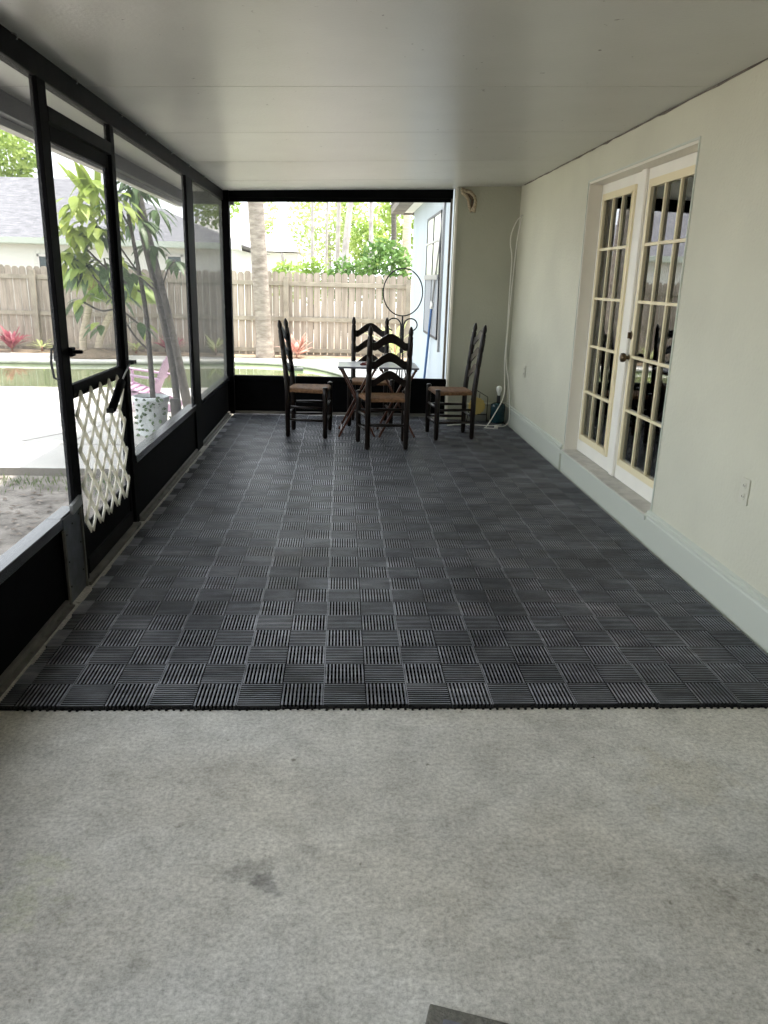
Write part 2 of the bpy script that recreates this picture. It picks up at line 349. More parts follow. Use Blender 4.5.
    def quadleaf(s, c, d, nrm, L, W, mi=0):
        c, d = Vector(c), Vector(d).normalized(); side = d.cross(Vector(nrm))
        side = side.normalized() if side.length > 1e-6 else d.orthogonal().normalized()
        b = len(s.v); s.v += [c - d * L / 2, c + side * W / 2, c + d * L / 2, c - side * W / 2]
        s.face((b, b + 1, b + 2, b + 3), mi); return s
    def build(s, name, m, parent=None, world=True, normals=True):
        me = bpy.data.meshes.new(name); off = Vector()
        if parent is not None and world: off = Vector(parent_world(parent))
        me.from_pydata([Vector(q) - off for q in s.v], [], s.f)
        for mm in (m if isinstance(m, (list, tuple)) else [m]): me.materials.append(mm)
        me.polygons.foreach_set('material_index', s.mi); me.polygons.foreach_set('use_smooth', s.sm)
        me.update(); me.validate()
        o = bpy.data.objects.new(name, me); C.objects.link(o)
        if parent is not None: o.parent = parent
        return o

def parent_world(o):
    p = Vector(o.location)
    while o.parent is not None: o = o.parent; p += Vector(o.location)
    return p
def tag(o, label, cat, group=None, kind=None):
    o['label'] = label; o['category'] = cat
    if group: o['group'] = group
    if kind: o['kind'] = kind
    return o
def thing(name, loc, label, cat, group=None, kind=None):
    o = bpy.data.objects.new(name, None); o.empty_display_size = 0.05; C.objects.link(o); o.location = loc
    return tag(o, label, cat, group, kind)
def struct(name, mb, m, label, cat): return tag(mb.build(name, m), label, cat, None, 'structure')
def copy_tree(o, parent=None):
    c = o.copy(); C.objects.link(c)
    if parent is not None: c.parent = parent
    for ch in list(o.children): copy_tree(ch, c)
    return c
def ceil_z(x): return 2.435 - (1.83 - x) * 0.0375

# ------------------------------------------------------------------ the porch shell
YB = -2.6     # unseen wall added behind the viewer to cut light
struct('floor', MB().box(-1.30, YB, -0.14, 1.83, 8.80, 0.0), M['concrete'], 'bare grey concrete slab, stained, running under the rubber mat', 'floor')

# right wall with the door opening, one piece
DY0, DY1, DZ = 4.25, 6.12, 2.215
wr = MB()
wr.box(1.83, YB, 0, 2.0, DY0, 2.60); wr.box(1.83, DY1, 0, 2.0, 8.7, 2.60); wr.box(1.83, DY0, DZ, 2.0, DY1, 2.60); wr.box(1.90, DY0, 0, 2.0, DY1, 0.16)
struct('wall_right', wr, M['wall'], 'sage-painted textured wall holding the French doors', 'wall')
struct('wall_rear', MB().box(-1.3, YB - 0.12, 0, 2.0, YB, 2.45), mat('light_cutting_brown', (0.16, 0.14, 0.11), 0.7), 'unseen brown end wall behind, added to cut the light', 'wall')  # unseen end wall, added and kept dark to cut light inside
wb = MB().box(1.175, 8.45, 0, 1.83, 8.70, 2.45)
struct('wall_back', wb, wall_mat('shade_darkened_sage', (0.40, 0.40, 0.315)), 'short sage-painted wall return between screen opening and right wall', 'wall')  # same sage paint as the right wall, darkened in colour for shade
def base_profile(y0, y1, xw=1.83):
    prof = [(0, 0), (-0.02, 0), (-0.02, 0.165), (-0.016, 0.172), (-0.024, 0.178), (-0.024, 0.188), (-0.012, 0.196), (-0.012, 0.206), (0, 0.213)]
    return [Vector((xw + a, y0, b)) for a, b in prof], (0, y1 - y0, 0)
p, e = base_profile(DY1 + 0.035, 8.45); struct('baseboard_right', MB().prism(p, e), M['base'], 'pale green baseboard between far door jamb and back corner', 'baseboard')
p, e = base_profile(YB, DY0 + 0.03); struct('baseboard_right_near', MB().prism(p, e), M['base'], 'pale green baseboard along right wall beneath the outlet', 'baseboard')
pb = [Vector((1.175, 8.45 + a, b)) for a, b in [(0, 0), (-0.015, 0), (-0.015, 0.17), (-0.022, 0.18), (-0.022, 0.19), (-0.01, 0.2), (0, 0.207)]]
struct('baseboard_back', MB().prism(pb, (0.635, 0, 0)), mat('shade_darkened_base', (0.40, 0.41, 0.325), 0.55), 'sage baseboard at the foot of the short back wall', 'baseboard')  # board toned like the wall above, with its shade in the colour
struct('trim_corner', MB().box(1.155, 8.435, 0.0, 1.178, 8.47, 2.395), M['trimwhite'], 'cream vertical strip edging the short back wall', 'trim')

# ceiling: aluminium panels with fine joints, sloping down to the screens
ce = MB()
ys = [YB, -1.93, -0.71, 0.51, 1.73, 2.95, 4.17, 5.39, 6.63, 7.83, 8.72]
for a, b_ in zip(ys[:-1], ys[1:]):
    g = 0.003
    x0, x1 = -1.66, 1.83
    ce.prism([(x0, a + g, ceil_z(x0)), (x1, a + g, ceil_z(x1)), (x1, a + g, ceil_z(x1) + 0.03), (x0, a + g, ceil_z(x0) + 0.03)], (0, b_ - a - 2 * g, 0))
ce.prism([(-1.66, YB, ceil_z(-1.66) + 0.012), (1.83, YB, ceil_z(1.83) + 0.012), (1.83, YB, ceil_z(1.83) + 0.11), (-1.66, YB, ceil_z(-1.66) + 0.11)], (0, 8.72 - YB, 0), 1)
ceo = struct('ceiling', ce, [M['ceiling'], M['ceiling']], 'pale grey metal panel porch ceiling with thin cross joints', 'ceiling')
# ragged caulk bead where the ceiling meets the right wall
ck = MB(); y = YB
pts = []; rr = []
while y < 8.4:
    pts.append((1.826, y, 2.432 + random.uniform(-.004, .003))); rr.append(random.uniform(0.003, 0.009)); y += 0.11
ck.tube(pts, rr, 5)
struct('trim_ceiling', ck, M['eave'], 'ragged brown caulk line between ceiling and right wall', 'trim')
struct('trim_fascia', MB().box(-1.72, YB, 2.205, -1.655, 8.95, 2.325), M['gutter'], 'dark fascia beam under the porch roof edge outside the screens', 'fascia')
struct('trim_drip', MB().box(-1.78, YB, 2.17, -1.722, 8.97, 2.215), M['soffit'], 'pale drip edge along the outer roof fascia', 'fascia')
struct('trim_back_fascia', MB().box(-1.655, 8.90, 2.205, -1.17, 8.96, 2.33), M['gutter'], 'dark fascia beam beyond the back opening at roof edge', 'fascia')

# ---- screened left side
struct('trim_beam', MB().bbox(-1.295, YB, 2.225, -1.24, 8.72, 2.321, 0.004), M['charcoal'], 'long dark ceiling beam above the left screens', 'beam')
for i, (yy, xx) in enumerate([(3.1, 0), (3.32, 0), (4.0, 0), (4.75, 0), (5.3, 0), (6.05, 0), (6.7, 0), (7.4, 0)]):
    hk = MB().tube([(-1.236, yy, 2.316), (-1.222, yy, 2.312), (-1.216, yy, 2.302), (-1.222, yy, 2.294)], 0.003, 6)
    tag(hk.build('cup_hook', M['steel']), 'small metal cup hook screwed along top of the left beam', 'hook', 'cup hooks on the left beam')

def post(n, y0, y1, x0, x1, z0, z1, label):
    struct(n, MB().bbox(x0, y0, z0, x1, y1, z1, 0.003), M['black'], label, 'post')
post('trim_post_1', 3.54, 3.64, -1.272, -1.24, 0.0, 2.225, 'black screen post with the steel plate, on latch side of door')
post('trim_post_2', 4.555, 4.63, -1.272, -1.24, 0.0, 2.225, 'black screen post on the closer side of the screen door')
post('trim_post_3', 6.62, 6.90, -1.275, -1.238, 0.0, 2.225, 'black screen post between the two far left screens')
post('trim_post_4', 8.62, 8.72, -1.29, -1.185, 0.0, 2.34, 'black corner post where left and back screens meet')
post('trim_post_5', 1.1, 1.2, -1.272, -1.24, 0.0, 2.225, 'black screen post of the bay before the door')
post('trim_post_6', -1.4, -1.3, -1.272, -1.24, 0.0, 2.225, 'black screen post farthest from the door')

# steel plate + sleeve wrapped round the foot of post 1
gp = thing('guard_plate', (-1.235, 3.45, 0.0), 'grey steel plate screwed upright at foot of the screen door post', 'metal plate')
MB().box(-1.239, 3.345, 0.002, -1.234, 3.565, 0.41).build('plate', M['plate'], gp)
fl = MB().box(-1.239, 3.328, 0.002, -1.228, 3.346, 0.36); fl.build('flange', M['rail'], gp)
fl = MB().box(-1.239, 3.564, 0.002, -1.226, 3.578, 0.41); fl.build('flange', M['rail'], gp)
for (yy, zz) in ((3.37, .08), (3.37, .2), (3.37, .33), (3.54, .1), (3.54, .24), (3.54, .38), (3.45, .36)):
    MB().lathe([(0.005, 0), (0.005, 0.003), (0.002, 0.004)], 8, (-1.234, yy, zz), 0, 'X').build('screw', M['dark'], gp)
br = thing('sleeve_bracket', (-1.24, 3.5, 0.42), 'bright metal bracket joining sill rail to the door post', 'bracket')
MB().box(-1.238, 3.45, 0.41, -1.222, 3.58, 0.455, rot=Matrix.Rotation(0.12, 3, 'X')).build('strap', M['steel'], br)

def bay(n, y0, y1, label):
    t = thing('wall_left_' + n, (-1.27, (y0 + y1) / 2, 0), label, 'knee wall', None, 'structure')
    MB().box(-1.262, y0, 0.03, -1.252, y1, 0.372).build('kick_panel', M['black'], t)
    MB().bbox(-1.305, y0, 0.372, -1.232, y1, 0.418, 0.003).build('sill_rail', M['sillblack'], t)
    b = MB().box(-1.275, y0, 0.0, -1.235, y1, 0.03); b.box(-1.236, y0, 0.0, -1.212, y1, 0.008)
    for k in range(int((y1 - y0) / 0.3)):
        b.lathe([(0.008, 0.008), (0.008, 0.013), (0.004, 0.015)], 8, (-1.223, y0 + 0.15 + 0.3 * k, 0))
    b.build('base_rail', M['rail'], t)
bay('near', 1.2, 3.33, 'black kick panel and sill rail before the screen door')
bay('rear', YB, 1.1, 'black kick panel and sill rail of the bay behind')
bay('middle', 4.63, 6.62, 'black kick panel and sill rail just past the screen door')
bay('far', 6.90, 8.62, 'black kick panel and sill rail in the far left corner')
MB_ = MB().box(-1.262, 3.33, 0.0, -1.25, 3.54, 0.372); MB_.bbox(-1.305, 3.33, 0.372, -1.24, 3.54, 0.418, 0.003, 1)
struct('wall_left_filler', MB_, [M['black'], M['sillblack']], 'black filler behind the steel plate at the door post', 'knee wall')

def screen(n, y0, y1, z0, z1, m, label):
    struct(n, MB().box(-1.2585, y0, z0, -1.2575, y1, z1), m, label, 'window screen')
screen('window_1', 1.2, 3.54, 0.418, 2.225, M['screen'], 'insect screen in the bay before the screen door')
screen('window_2', 4.63, 6.62, 0.418, 2.225, M['screen'], 'insect screen just past the door, pink chair and pot behind it')
screen('window_3', 6.90, 8.62, 0.418, 2.225, M['screen_dirty'], 'dusty grey insect screen in the far left bay')
screen('window_4', 3.64, 4.555, 2.135, 2.225, M['screen'], 'narrow screen strip above the screen door')
screen('window_5', -1.3, 1.1, 0.418, 2.225, M['screen'], 'insect screen of the bay behind')
struct('trim_door_header', MB().bbox(-1.285, 3.64, 2.075, -1.238, 4.555, 2.135, 0.003), M['charcoal'], 'dark header rail over the screen door', 'beam')

# screen door
sdr = thing('door_1', (-1.262, 4.1, 0.03), 'black framed screen door with white lattice guard on its lower half', 'door', None, 'structure')
for y0, y1 in ((3.646, 3.685), (4.51, 4.55)): MB().bbox(-1.28, y0, 0.02, -1.255, y1, 2.07, 0.003).build('stile', M['black'], sdr)
MB().bbox(-1.28, 3.685, 2.005, -1.255, 4.51, 2.07, 0.003).build('top_rail', M['black'], sdr)
mr_ = MB().bbox(-1.282, 3.685, 0.90, -1.252, 4.51, 0.965, 0.003); mr_.build('middle_rail', M['black'], sdr)
MB().box(-1.275, 3.685, 0.09, -1.262, 4.51, 0.27).build('kick_panel', M['black'], sdr)
MB().bbox(-1.282, 3.685, 0.02, -1.25, 4.51, 0.10, 0.003).build('bottom_rail', M['charcoal'], sdr)
ds = MB().box(-1.2685, 3.685, 0.965, -1.2675, 4.51, 2.005); ds.build('screen', M['screen'], sdr)
ds = MB().box(-1.2685, 3.685, 0.27, -1.2675, 4.51, 0.90); ds.build('screen', M['screen'], sdr)
# expanding lattice: two layers of flat strips crossing
lat = MB(); ya, yb, za, zb = 3.675, 4.46, 0.235, 0.915; dw, dh = 0.155, 0.172
for layer, sgn in ((0, 1), (1, -1)):
    xo = -1.246 + 0.006 * layer
    for k in range(-6, 14):
        # strip through (ya + k*dw, zb) running down
        seg = []
        yk = ya + k * dw + dw / 2
        t0, t1 = 0.0, (zb - za)
        # y(t) = yk + sgn * t * dw/dh, clip to [ya, yb]
        sl = sgn * dw / dh
        lo = (ya - yk) / sl; hi = (yb - yk) / sl
        if lo > hi: lo, hi = hi, lo
        t0 = max(t0, lo); t1 = min(t1, hi)
        if t1 - t0 < 0.03: continue
        a = Vector((xo, yk + sl * t0, zb - t0)); c = Vector((xo, yk + sl * t1, zb - t1)); d = (c - a).normalized() * 0.008
        lat.bar(a - d, c + d, 0.0045, 0.030, (0, sgn * dw, dh) if False else d.cross(Vector((1, 0, 0))))
latt = lat.build('lattice_guard', M['plastic'], sdr); latt['label'] = 'white plastic criss-cross lattice guard'
cl = MB(); a, c = Vector((-1.215, 4.36, 0.90)), Vector((-1.215, 4.13, 0.775))
cl.tube([a, a.lerp(c, 0.03), a.lerp(c, 0.97), c], [0.016, 0.022, 0.022, 0.015], 12)
clo = cl.build('closer_tube', M['black'], sdr)
MB().tube([(-1.215, 4.36, 0.90), (-1.218, 4.585, 0.985)], 0.005, 8).build('closer_rod', M['steel'], clo)
MB().box(-1.24, 4.555, 0.97, -1.195, 4.62, 0.99).build('closer_bracket', M['iron'], sdr)
MB().box(-1.24, 4.12, 0.76, -1.205, 4.15, 0.785).build('closer_foot', M['iron'], sdr)
ha = MB().bbox(-1.255, 3.63, 1.10, -1.225, 3.68, 1.14, 0.004); ha.tube([(-1.225, 3.655, 1.12), (-1.205, 3.655, 1.12), (-1.195, 3.66, 1.12), (-1.195, 3.665, 1.12)], 0.009, 8)
ha.build('latch_lever', M['black'], sdr)
hb = MB().box(-1.31, 3.63, 1.08, -1.27, 3.68, 1.15); hb.tube([(-1.30, 3.655, 1.14), (-1.325, 3.655, 1.13), (-1.332, 3.655, 1.07), (-1.325, 3.655, 1.0), (-1.30, 3.655, 0.99)], 0.006, 8)
hb.build('pull_handle', M['black'], sdr)
struct('trim_threshold', MB().box(-1.285, 3.58, 0.0, -1.215, 4.56, 0.018), M['rail'], 'dull metal threshold under the screen door', 'threshold')

# ---- back opening
kb = thing('wall_back_knee', (0, 8.70, 0), 'black kick panel and sill under the back screen', 'knee wall', None, 'structure')
MB().box(-1.185, 8.69, 0.03, 1.175, 8.70, 0.372).build('kick_panel', M['black'], kb)
MB().bbox(-1.185, 8.66, 0.372, 1.175, 8.72, 0.425, 0.003).build('sill_rail', M['black'], kb)
MB().box(-1.185, 8.66, 0.0, 1.175, 8.70, 0.03).build('base_rail', M['rail'], kb)
bh = MB(); bh.prism([(-1.185, 8.655, 2.255), (1.155, 8.655, 2.315), (1.155, 8.655, 2.405), (-1.185, 8.655, 2.325)], (0, 0.06, 0))
bh.prism([(-1.185, 8.665, 2.215), (1.135, 8.665, 2.28), (1.135, 8.665, 2.315), (-1.185, 8.665, 2.255)], (0, 0.045, 0))
struct('trim_back_header', bh, M['black'], 'black header over the back screen opening', 'beam')
struct('trim_back_jamb', MB().box(1.135, 8.67, 0.42, 1.156, 8.72, 2.33), M['eave'], 'thin weathered jamb at the right end of back screen', 'trim')
struct('window_6', MB().box(-1.185, 8.699, 0.425, 1.135, 8.70, 2.24), screen_mat('clean_insect_screen', 0.02, 0.3), 'insect screen of the back opening', 'window screen')

# torn caulk at the top of the short wall
tc_ = MB(); random.seed(4)
for path, r in (([(1.20, 8.44, 2.385), (1.24, 8.435, 2.375), (1.30, 8.43, 2.36), (1.345, 8.432, 2.32), (1.36, 8.435, 2.27), (1.35, 8.437, 2.22), (1.335, 8.44, 2.175)], 0.016),
                ([(1.21, 8.44, 2.36), (1.26, 8.44, 2.33), (1.285, 8.44, 2.28), (1.295, 8.443, 2.23), (1.32, 8.443, 2.17)], 0.011)):
    tc_.tube(path, [1.5 * r * random.uniform(0.6, 1.3) for _ in path], 8)
tcq = tag(tc_.build('torn_caulk', M['foam']), 'torn strip of cream caulk curling at top of the short back wall', 'caulk')
hl = MB(); hl.tube([(1.22, 8.445, 2.388), (1.29, 8.443, 2.345), (1.325, 8.444, 2.29), (1.32, 8.445, 2.2)], [0.014, 0.02, 0.016, 0.008], 8)
_rw = hl.build('rotted_core', mat('rotted_brown', (0.09, 0.06, 0.035), 0.9, var=0.4, vscale=40), tcq); _rw['label'] = 'rotted brown core'

# ---- French doors, jambs, step
XD = 1.93
fr = MB(); fr.box(1.832, DY0, 0.16, 1.99, DY0 + 0.022, DZ); fr.box(1.832, DY1 - 0.022, 0.16, 1.99, DY1, DZ); fr.box(1.832, DY0, DZ - 0.02, 1.99, DY1, DZ)
struct('trim_door_jamb', fr, M['trimwhite'], 'off-white jambs and head lining the French door opening', 'trim')
ed = MB(); ed.box(1.824, DY0 - 0.008, 0.213, 1.835, DY0 + 0.004, DZ + 0.008); ed.box(1.826, DY1 - 0.004, 0.213, 1.835, DY1 + 0.008, DZ + 0.008); ed.box(1.826, DY0, DZ - 0.004, 1.835, DY1, DZ + 0.008)
struct('trim_door_edge', ed, M['base'], 'thin green-grey bead around the French door opening', 'trim')
stp = MB(); stp.box(1.815, DY0 + 0.02, 0.0, 1.99, DY1, 0.15); stp.bbox(1.80, DY0 + 0.02, 0.15, 1.99, DY1, 0.178, 0.004)
struct('trim_step', stp, [M['base']], 'painted step face below the French doors', 'step')
struct('trim_sill', MB().box(1.806, DY0 + 0.024, 0.178, 1.99, DY1 - 0.022, 0.184), M['sill'], 'worn grey sill board on the step under French doors', 'sill')

def french_door(n, y0, y1, label):
    d = thing(n, (XD + 0.02, (y0 + y1) / 2, 0.19), label, 'door', None, 'structure')
    z0, z1 = 0.188, DZ - 0.024
    gy0, gy1, gz0, gz1 = y0 + 0.135, y1 - 0.105, 0.325, 2.085
    if n == 'door_2': gy0, gy1 = y0 + 0.185, y1 - 0.105
    pa = MB()
    pa.box(XD, y0, z0, XD + 0.044, gy0, z1); pa.box(XD, gy1, z0, XD + 0.044, y1, z1)
    pa.box(XD, gy0, z0, XD + 0.044, gy1, gz0); pa.box(XD, gy0, gz1, XD + 0.044, gy1, z1)
    pa.build('door_panel', M['door'], d)
    MB().box(XD + 0.004, gy0, gz0, XD + 0.009, gy1, gz1).build('glass_pane', M['glass'], d)
    g = MB(); f = 0.036
    for a in ((gy0 - f, gz0 - f, gy0 + .004, gz1 + f), (gy1 - .004, gz0 - f, gy1 + f, gz1 + f), (gy0, gz0 - f, gy1, gz0 + .004), (gy0, gz1 - .004, gy1, gz1 + f)):
        g.box(XD - 0.014, a[0], a[1], XD + 0.002, a[2], a[3])
    for a in ((gy0, gz0, gy0 + .012, gz1), (gy1 - .012, gz0, gy1, gz1), (gy0, gz0, gy1, gz0 + .012), (gy0, gz1 - .012, gy1, gz1)):
        g.box(XD - 0.017, a[0], a[1], XD + 0.004, a[2], a[3])
    for k in (1, 2):
        yy = gy0 + (gy1 - gy0) * k / 3; g.box(XD - 0.012, yy - .009, gz0, XD + 0.004, yy + .009, gz1)
    for k in range(1, 5):
        zz = gz0 + (gz1 - gz0) * k / 5; g.box(XD - 0.014, gy0, zz - .009, XD + 0.004, gy1, zz + .009)
    g.build('muntin_grille', M['cream'], d)
    return d
d2 = french_door('door_2', 5.215, 6.095, 'white French door leaf nearer the back corner, yellowed grille')
d3 = french_door('door_3', 4.275, 5.195, 'white French door leaf with bronze knob and deadbolt')
MB().bbox(XD - 0.022, 5.175, 0.19, XD - 0.001, 5.255, DZ - 0.022, 0.006).build('astragal', M['door'], d2)
kn = MB().lathe([(0.032, 0), (0.032, -0.006), (0.028, -0.01), (0.012, -0.014), (0.012, -0.034), (0.026, -0.040), (0.031, -0.052), (0.029, -0.066), (0.012, -0.072)], 20, (XD - 0.001, 5.125, 1.02), 0, 'X')
kn.build('knob', M['brass'], d3)
db = MB().lathe([(0.032, 0), (0.032, -0.008), (0.024, -0.016), (0.02, -0.018)], 20, (XD - 0.001, 5.135, 1.165), 0, 'X'); db.box(XD - 0.036, 5.13, 1.145, XD - 0.016, 5.14, 1.185)
db.build('deadbolt', M['brass'], d3)
# the dim room behind the glass
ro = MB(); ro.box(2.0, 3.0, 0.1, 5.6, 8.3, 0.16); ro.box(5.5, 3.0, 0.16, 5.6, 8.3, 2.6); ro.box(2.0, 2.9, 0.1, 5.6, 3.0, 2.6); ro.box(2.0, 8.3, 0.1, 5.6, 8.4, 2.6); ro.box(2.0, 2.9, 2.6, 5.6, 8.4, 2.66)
struct('wall_inner_room', ro, mat('darkened_room_paint', (0.07, 0.065, 0.055), 0.8), 'dim room seen through the French door glass', 'room')  # room colour kept dark so it reads unlit behind the reflections

def outlet(loc, rot, label, blank=False):
    t = thing('wall_outlet', loc, label, 'outlet')
    MB().bbox(-0.007, -0.037, -0.06, 0, 0.037, 0.06, 0.003).build('cover_plate', M['outlet'], t, world=False)
    for s_ in (() if blank else (-1, 1)):
        so = MB().lathe([(0.017, -0.007), (0.017, -0.009), (0.015, -0.0095)], 16, (0, 0, s_ * 0.025), 0, 'X')
        sk = so.build('socket', M['outlet'], t, world=False)
        q = MB(); q.box(-0.0105, -0.008, s_ * 0.025 - 0.004, -0.0094, -0.006, s_ * 0.025 + 0.006); q.box(-0.0105, 0.006, s_ * 0.025 - 0.004, -0.0094, 0.008, s_ * 0.025 + 0.006)
        q.build('slot', M['dark'], sk, world=False)
    return t
outlet((1.83, 3.27, 0.60), 0, 'cream duplex outlet on right wall, nearest the viewer')
outlet((1.83, 7.68, 0.64), 0, 'small outlet low on right wall near the back corner')

# ------------------------------------------------------------------ interlocking rubber mat: basket-weave squares of ribs
T = 0.1535; X0, Y0 = 0.1, 2.432
rm = MB(); random.seed(11)
def ribs(xa, xb, ya, yb, vertical):
    n = 11; zt = 0.0165 + random.uniform(-0.0008, 0.0008); g = 0.0012
    def bx(x0, y0, x1, y1, z0, z1, mi=0):
        b = len(rm.v)
        rm.v += [Vector((x0, y0, z0)), Vector((x1, y0, z0)), Vector((x1, y1, z0)), Vector((x0, y1, z0)), Vector((x0, y0, z1)), Vector((x1, y0, z1)), Vector((x1, y1, z1)), Vector((x0, y1, z1))]
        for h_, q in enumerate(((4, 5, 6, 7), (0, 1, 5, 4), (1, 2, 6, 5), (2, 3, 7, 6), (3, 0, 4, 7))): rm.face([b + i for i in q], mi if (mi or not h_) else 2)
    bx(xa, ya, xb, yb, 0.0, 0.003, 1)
    if vertical:
        for i in range(n):
            c = xa + (xb - xa) * (i + 0.5) / n; bx(c - 0.0032, ya + g, c + 0.0032, yb - g, 0.003, zt)
        for j in range(5):
            c = ya + (yb - ya) * (j + 0.5) / 5; bx(xa, c - 0.002, xb, c + 0.002, 0.003, 0.010, 1)
    else:
        for i in range(n):
            c = ya + (yb - ya) * (i + 0.5) / n; bx(xa + g, c - 0.0028, xb - g, c + 0.0028, 0.003, zt)
        for j in range(5):
            c = xa + (xb - xa) * (j + 0.5) / 5; bx(c - 0.002, ya, c + 0.002, yb, 0.003, 0.010, 1)
    return bx
for i in range(-8, 11):
    for j in range(0, 41):
        xa, xb, ya, yb = X0 + i * T, X0 + (i + 1) * T, Y0 + j * T, Y0 + (j + 1) * T
        if yb > 8.44 and xb > 1.15: continue
        if yb > 8.66: continue
        jj = random.uniform(-0.004, 0.004) if j == 0 else 0
        bx = ribs(xa, xb, ya + jj, yb, (i + j) % 2 == 0)
        if i % 2 != 0: bx(xa - 0.0017, ya, xa + 0.0017, yb, 0.003, 0.0172)
for j in range(0, 40):   # cut strip along the screens
    ya, yb = Y0 + j * T, Y0 + (j + 1) * T
    ribs(X0 - 8 * T - 0.055 + random.uniform(-.006, .006), X0 - 8 * T, ya, yb, (j + 1) % 2 == 0)
# small connector loops on the front edge
for i in range(-8, 11):
    for k in range(6):
        x = X0 + i * T + (k + 0.5) * T / 6; yy = Y0 - 0.004
        rm.box(x - 0.004, yy - random.uniform(0.0, 0.008), 0.0, x + 0.004, yy + 0.006, 0.008, 1)
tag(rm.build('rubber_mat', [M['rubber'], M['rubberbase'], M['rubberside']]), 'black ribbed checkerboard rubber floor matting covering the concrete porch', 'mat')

# corner of a doormat at the viewer's feet
dm = thing('doormat', (0.2, 1.25, 0), 'grey bordered doormat lying on the bare concrete floor', 'doormat')
dm.rotation_euler = (0, 0, -0.31)
b1 = MB().bbox(0, -0.75, 0, 0.5, 0, 0.011, 0.004); b1.build('border', M['matborder'], dm, world=False)
b2 = MB().bbox(0.035, -0.715, 0.005, 0.465, -0.03, 0.0145, 0.003); b2.build('pile', M['doormat'], dm, world=False)

# ------------------------------------------------------------------ ladder-back chairs
def make_chair(label, group):
    t = thing('ladder_back_chair', (0, 0, 0), label, 'chair', group)
    W2, F2, D = 0.175, 0.215, 0.36       # half widths back and front, depth; chair faces +Y
    yb, yf = -D / 2, D / 2
    def back_y(z): return yb if z < 0.44 else yb - 0.07 * ((z - 0.44) / 0.62) ** 1.15
    for s_ in (-1, 1):
        zs = [0, .02, .43, .5, .6, .66, .67, .69, .70, .80, .81, .83, .84, .94, .95, .97, 0.99, 1.0, 1.01, 1.03, 1.05, 1.073, 1.082]
        rs = [0.0191, 0.0233, 0.0260, 0.0260, 0.0253, 0.0253, 0.0226, 0.0226, 0.0253, 0.0253, 0.0226, 0.0226, 0.0253, 0.0253, 0.0226, 0.0226, 0.0226, 0.0165, 0.0198, 0.0226, 0.0191, 0.0109, 0.0041]
        MB().tube([(s_ * W2, back_y(z), z) for z in zs], rs, 12).build('leg', M['wood'], t, world=False)
        MB().tube([(s_ * F2, yf, z) for z in (0, .02, .2, .40, .455, .462, .47, .478, .484)], [.019, .022, .0245, .0245, .0245, .021, .026, .025, .012], 12).build('leg', M['wood'], t, world=False)
        for z in (0.165, 0.285):
            MB().tube([(s_ * W2, yb, z), (s_ * (W2 + F2) / 2, 0, z), (s_ * F2, yf, z)], [.010, .0145, .010], 8).build('stretcher', M['wood'], t, world=False)
    for z in (0.155, 0.30): MB().tube([(-F2, yf, z), (0, yf, z), (F2, yf, z)], [.010, .015, .010], 8).build('stretcher', M['wood'], t, world=False)
    MB().tube([(-W2, yb, 0.215), (0, yb, 0.215), (W2, yb, 0.215)], [.009, .012, .009], 8).build('stretcher', M['wood'], t, world=False)
    # three arched slats
    for z0, h, rise in ((0.885, 0.064, 0.060), (0.725, 0.064, 0.060), (0.575, 0.056, 0.062)):
        m = MB(); n = 24; th = 0.010
        def zc(u):  # u -1..1 : flat ends, hump in the middle, dip beside it
            return z0 + rise * (0.5 + 0.5 * math.cos(PI * min(1, abs(u) / 0.78))) ** 0.85 - 0.010 * math.exp(-((abs(u) - 0.8) / 0.15) ** 2)
        idx = len(m.v)
        for i in range(n + 1):
            u = -1 + 2 * i / n; x = u * (W2 - 0.004); bow = -0.018 * (1 - u * u)
            lo = zc(u) - 0.004 * (1 - abs(u)); hi = zc(u) + h + 0.012 * (1 - u * u)
            for z in (lo, hi):
                y = back_y(z) + bow; m.v += [Vector((x, y - th / 2, z)), Vector((x, y + th / 2, z))]
        for i in range(n):
            a = idx + 4 * i; b = a + 4
            m.face((a, b, b + 2, a + 2), 0, False); m.face((a + 1, a + 3, b + 3, b + 1), 0, False); m.face((a + 2, b + 2, b + 3, a + 3)); m.face((a, a + 1, b + 1, b))
        a = idx; m.face((a, a + 2, a + 3, a + 1)); a = idx + 4 * n; m.face((a, a + 1, a + 3, a + 2))
        m.build('slat', M['wood'], t, world=False)
    # woven rush seat: four triangles of cord meeting at the middle, rolled over the rails
    m = MB(); n = 46
    def hw(v): return W2 + (F2 - W2) * v + 0.008
    top = []
    for j in range(n + 1):
        for i in range(n + 1):
            u, v = 2 * i / n - 1, j / n
            x = u * hw(v); y = yb - 0.012 + (D + 0.024) * v
            e = min(1 - abs(u), 2 * v, 2 * (1 - v)); k = e * 9
            z = 0.452 + 0.010 * math.sin(min(1, e * 3) * PI / 2) + 0.0035 * abs(math.sin(k * PI)) - 0.012 * e
            if e < 0.06: z -= 0.006
            top.append(Vector((x, y, z)))
    m.v += top; m.v += [Vector((p_.x, p_.y, 0.452 - 0.026 - 0.014 * (1 - min(1, 4 * min(1 - abs(2 * i_ / n - 1), 2 * j_ / n, 2 * (1 - j_ / n)))) + 0.014)) for j_ in range(n + 1) for i_, p_ in enumerate(top[j_ * (n + 1):(j_ + 1) * (n + 1)])]
    N = (n + 1) ** 2
    for j in range(n):
        for i in range(n):
            a = j * (n + 1) + i
            m.face((a, a + 1, a + n + 2, a + n + 1), 0, True); m.face((N + a, N + a + n + 1, N + a + n + 2, N + a + 1), 0, True)
    for i in range(n):
        a = i; m.face((a, N + a, N + a + 1, a + 1)); a = n * (n + 1) + i; m.face((a, a + 1, N + a + 1, N + a))
        a = i * (n + 1); m.face((a, a + n + 1, N + a + n + 1, N + a)); a += n; m.face((a, N + a, N + a + n + 1, a + n + 1))
